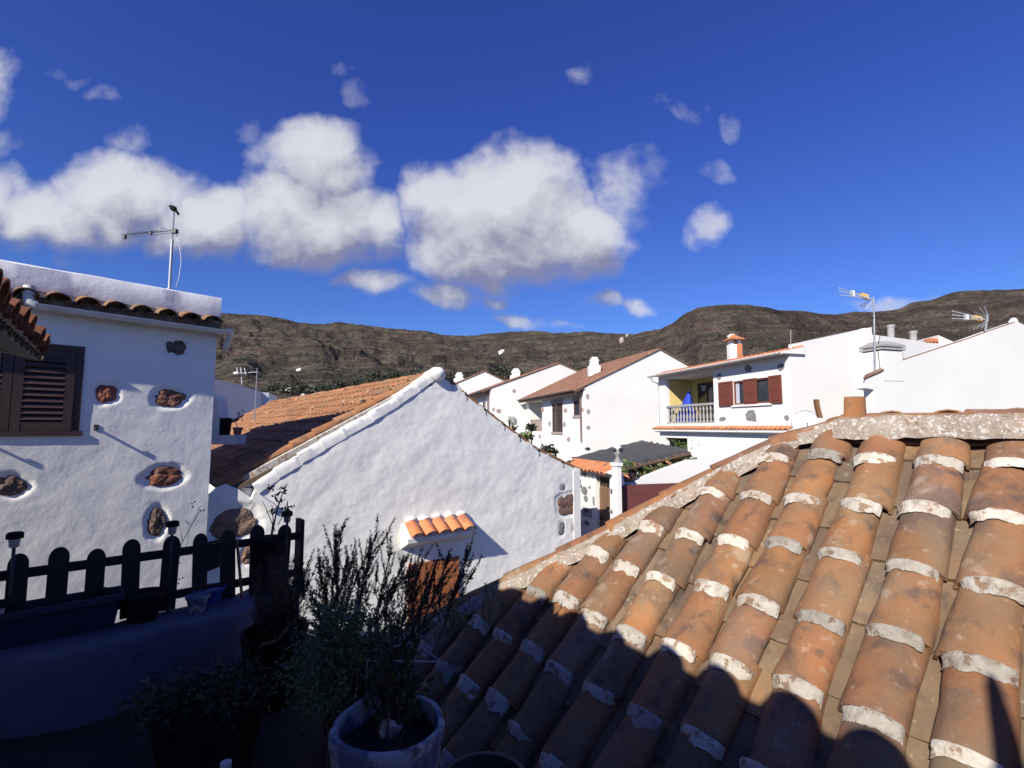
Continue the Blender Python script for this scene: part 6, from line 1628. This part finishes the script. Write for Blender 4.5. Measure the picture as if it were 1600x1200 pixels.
# wire loop, stick, bottle
m = MB(); w_ = [at(574, 1032, 1.7), at(689, 1034, 1.75), at(660, 1012, 1.75), at(634, 1004, 1.75), at(612, 1012, 1.72), at(574, 1032, 1.7)]; m.tube(w_, .0022, 5, cap=False)
m.tube([at(574, 1032, 1.7), V((at(574, 1032, 1.7).x, 1.7, TF+.36))], .003, 5); tag(m.build('wire_loop', M['metal'], loc=V((w_[0].x, w_[0].y, TF))), 'thin pale triangular wire loop above the large peeling pot', 'wire')
m = MB(); a, b = atz(352, 1052, TF+.12), atz(432, 1002, TF+.35); m.tube([V((a.x, a.y, TF+.10)), a.lerp(b, .4), a.lerp(b, .75)+Z*.02, b, b+V((.04, .1, .06))], [.009, .010, .009, .007, .004], 7)
tag(m.build('branch', M['old_wood'], loc=V((a.x, a.y, TF)), smooth=True), 'pale cut branch leaning across the black pot in the shade', 'branch')
q = atz(352, 1215, TF+.20); q.z = TF; m = MB(); m.lathe(q, [(0, 0), (.035, 0), (.037, .13), (.03, .17), (.013, .20), (.013, .22), (.016, .22), (.016, .245), (0, .245)], 20)
tag(m.build('bottle', M['pvc'], loc=q, smooth=True, auto=50), 'pale plastic bottle on the terrace floor at the bottom edge', 'bottle')

# ================================================================ SKY, SUN, CAMERA
scene = bpy.context.scene
SUN_AZ, SUN_EL = radians(180+33), radians(33)     # azimuth clockwise from +Y
sd = V((sin(SUN_AZ)*cos(SUN_EL), cos(SUN_AZ)*cos(SUN_EL), sin(SUN_EL)))
L = bpy.data.lights.new('sun', 'SUN'); L.energy = 4.8; L.angle = radians(.5); L.color = (1., .945, .86)
so = bpy.data.objects.new('sun', L); C.objects.link(so); so.rotation_euler = sd.to_track_quat('Z', 'Y').to_euler()
W = bpy.data.worlds.new('World'); scene.world = W; W.use_nodes = True; t = W.node_tree; t.nodes.clear()
out = t.nodes.new('ShaderNodeOutputWorld'); bg = t.nodes.new('ShaderNodeBackground'); t.links.new(bg.outputs[0], out.inputs[0])
sky = t.nodes.new('ShaderNodeTexSky'); sky.sky_type = 'NISHITA'; sky.sun_disc = False; sky.sun_elevation = SUN_EL; sky.sun_rotation = SUN_AZ; sky.air_density = 1.; sky.dust_density = .3; sky.ozone_density = 3.; sky.altitude = 400
STR = .085
bg.inputs['Strength'].default_value = STR
co = t.nodes.new('ShaderNodeTexCoord').outputs['Generated']
sx = t.nodes.new('ShaderNodeSeparateXYZ'); t.links.new(co, sx.inputs[0])
base = mix(t, 1., sky.outputs[0], ramp(t, sx.outputs['Z'], [(.05, (.40, .60, 1.02)), (.55, (.33, .46, 1.16))]), 'MULTIPLY')
def mth(op, a, b=None, c=None, clamp=False):
    n = N_(t, 'ShaderNodeMath', operation=op, use_clamp=clamp)
    for i, v in enumerate((a, b, c)):
        if v is None: continue
        if hasattr(v, 'links'): t.links.new(v, n.inputs[i])
        else: n.inputs[i].default_value = v
    return n.outputs[0]
yy = mth('MAXIMUM', sx.outputs['Y'], .08)
cx_ = t.nodes.new('ShaderNodeCombineXYZ'); t.links.new(mth('DIVIDE', sx.outputs['X'], yy), cx_.inputs[0]); t.links.new(mth('DIVIDE', sx.outputs['Z'], yy), cx_.inputs[1])
UV = cx_.outputs[0]
CL = [(60, 335, 130, 58, 1.), (-60, 320, 120, 70, 1), (190, 300, 130, 75, 1.1), (300, 345, 98, 60, 1.05), (205, 205, 44, 34, .38), (390, 208, 42, 30, .34),
      (490, 250, 100, 66, 1.1), (495, 335, 128, 82, 1.2), (585, 345, 62, 62, .95), (700, 300, 70, 60, .95), (790, 320, 135, 88, 1.35), (775, 385, 132, 68, 1.2), (885, 365, 105, 66, 1.15), (810, 280, 60, 40, .9),
      (590, 438, 56, 28, .85), (690, 462, 60, 32, .8), (772, 468, 34, 18, .62), (812, 502, 52, 20, .62), (885, 508, 34, 12, .55), (932, 470, 38, 19, .68), (990, 478, 38, 20, .65),
      (985, 285, 78, 62, .55), (1098, 358, 46, 34, .72), (1105, 270, 42, 28, .38), (1065, 155, 42, 24, .28), (1127, 180, 26, 30, .30), (915, 105, 38, 26, .29), (562, 142, 32, 28, .38), (522, 108, 40, 22, .33),
      (120, 122, 50, 15, .38), (175, 142, 50, 14, .40), (2, 140, 42, 62, .54), (15, 220, 45, 50, .33), (1405, 472, 95, 20, .55), (1390, 478, 40, 12, .6), (95, 408, 50, 18, .42), (960, 215, 80, 30, .12), (1330, 430, 60, 30, .12), (420, 250, 60, 40, .3)]
def vm(op, a, b=None):
    n = N_(t, 'ShaderNodeVectorMath', operation=op)
    for i, v in enumerate((a, b)):
        if v is None: continue
        if hasattr(v, 'links'): t.links.new(v, n.inputs[i])
        else: n.inputs[i].default_value = v
    return n
def field(uv, CL):
    wn = N_(t, 'ShaderNodeTexNoise'); wn.inputs['Scale'].default_value = 6.; wn.inputs['Detail'].default_value = 3; t.links.new(uv, wn.inputs['Vector'])
    off = vm('MULTIPLY', vm('SUBTRACT', wn.outputs['Color'], (.5, .5, .5)).outputs[0], (.16, .16, 0)).outputs[0]
    p = vm('ADD', uv, off).outputs[0]
    res = None
    for (px, py, rx, ry, s) in CL:
        a, b = ray(px, py); a2, b2 = ray(px+rx, py); a3, b3 = ray(px, py-ry)
        kx, ky = 1/abs(a2-a), 1/abs(b3-b)
        n_ = N_(t, 'ShaderNodeVectorMath', operation='MULTIPLY_ADD'); t.links.new(p, n_.inputs[0]); n_.inputs[1].default_value = (kx, ky, 0); n_.inputs[2].default_value = (-a*kx, -b*ky, 0)
        l2 = N_(t, 'ShaderNodeVectorMath', operation='DOT_PRODUCT'); t.links.new(n_.outputs[0], l2.inputs[0]); t.links.new(n_.outputs[0], l2.inputs[1])
        v = mth('MULTIPLY_ADD', l2.outputs['Value'], -.62*s, s)
        res = mth('MAXIMUM', v, 0. if res is None else res)
    n1 = tnoise(t, uv, 7.5, 9, .60, .15)
    n = mth('MULTIPLY', mth('SUBTRACT', n1, .5), 1.25)
    return mth('MULTIPLY_ADD', mth('MINIMUM', mth('MULTIPLY', res, 5.), 1.), n, res)
f0 = field(UV, CL)
f1 = field(vm('ADD', UV, (-.015, .075, 0)).outputs[0], [c for c in CL if c[4] > .75])
alpha = ramp(t, f0, [(.24, 0.), (.42, .20), (.60, .62), (.80, .90), (1.05, .97)])
lit = mth('SUBTRACT', f0, f1)             # thinner above means this side faces the light
shade = mth('ADD', mth('MULTIPLY_ADD', lit, .95, .46), mth('MULTIPLY', mth('SUBTRACT', tnoise(t, UV, 16., 6, .6), .5), .38), clamp=True)
thick = ramp(t, f0, [(.55, 0.), (1.25, 1.)])
ccol = mix(t, ramp(t, shade, [(.15, 0.), (.50, .62), (.85, 1.)]), (.25, .26, .38), (.72, .73, .78))
elev = ramp(t, sx.outputs['Z'], [(.10, 0.), (.45, 1.)])
cl = mix(t, 1., ccol, (1/STR*.70,)*3, 'MULTIPLY')
final = mix(t, alpha, base, cl)
t.links.new(final, bg.inputs['Color'])
W.cycles.sampling_method = 'MANUAL'; W.cycles.sample_map_resolution = 512

cam = bpy.data.cameras.new('camera'); cam.sensor_width = 36; cam.lens = 36*F_PX/1600; cam.clip_end = 9000; cam.clip_start = .02
co_ = bpy.data.objects.new('camera', cam); C.objects.link(co_); co_.location = (0, 0, E); co_.rotation_euler = (radians(90)+PITCH, 0, 0); scene.camera = co_
scene.view_settings.view_transform = 'Standard'; scene.view_settings.look = 'None'; scene.view_settings.exposure = .52; scene.view_settings.gamma = 1
scene.cycles.max_bounces = 4; scene.cycles.diffuse_bounces = 2
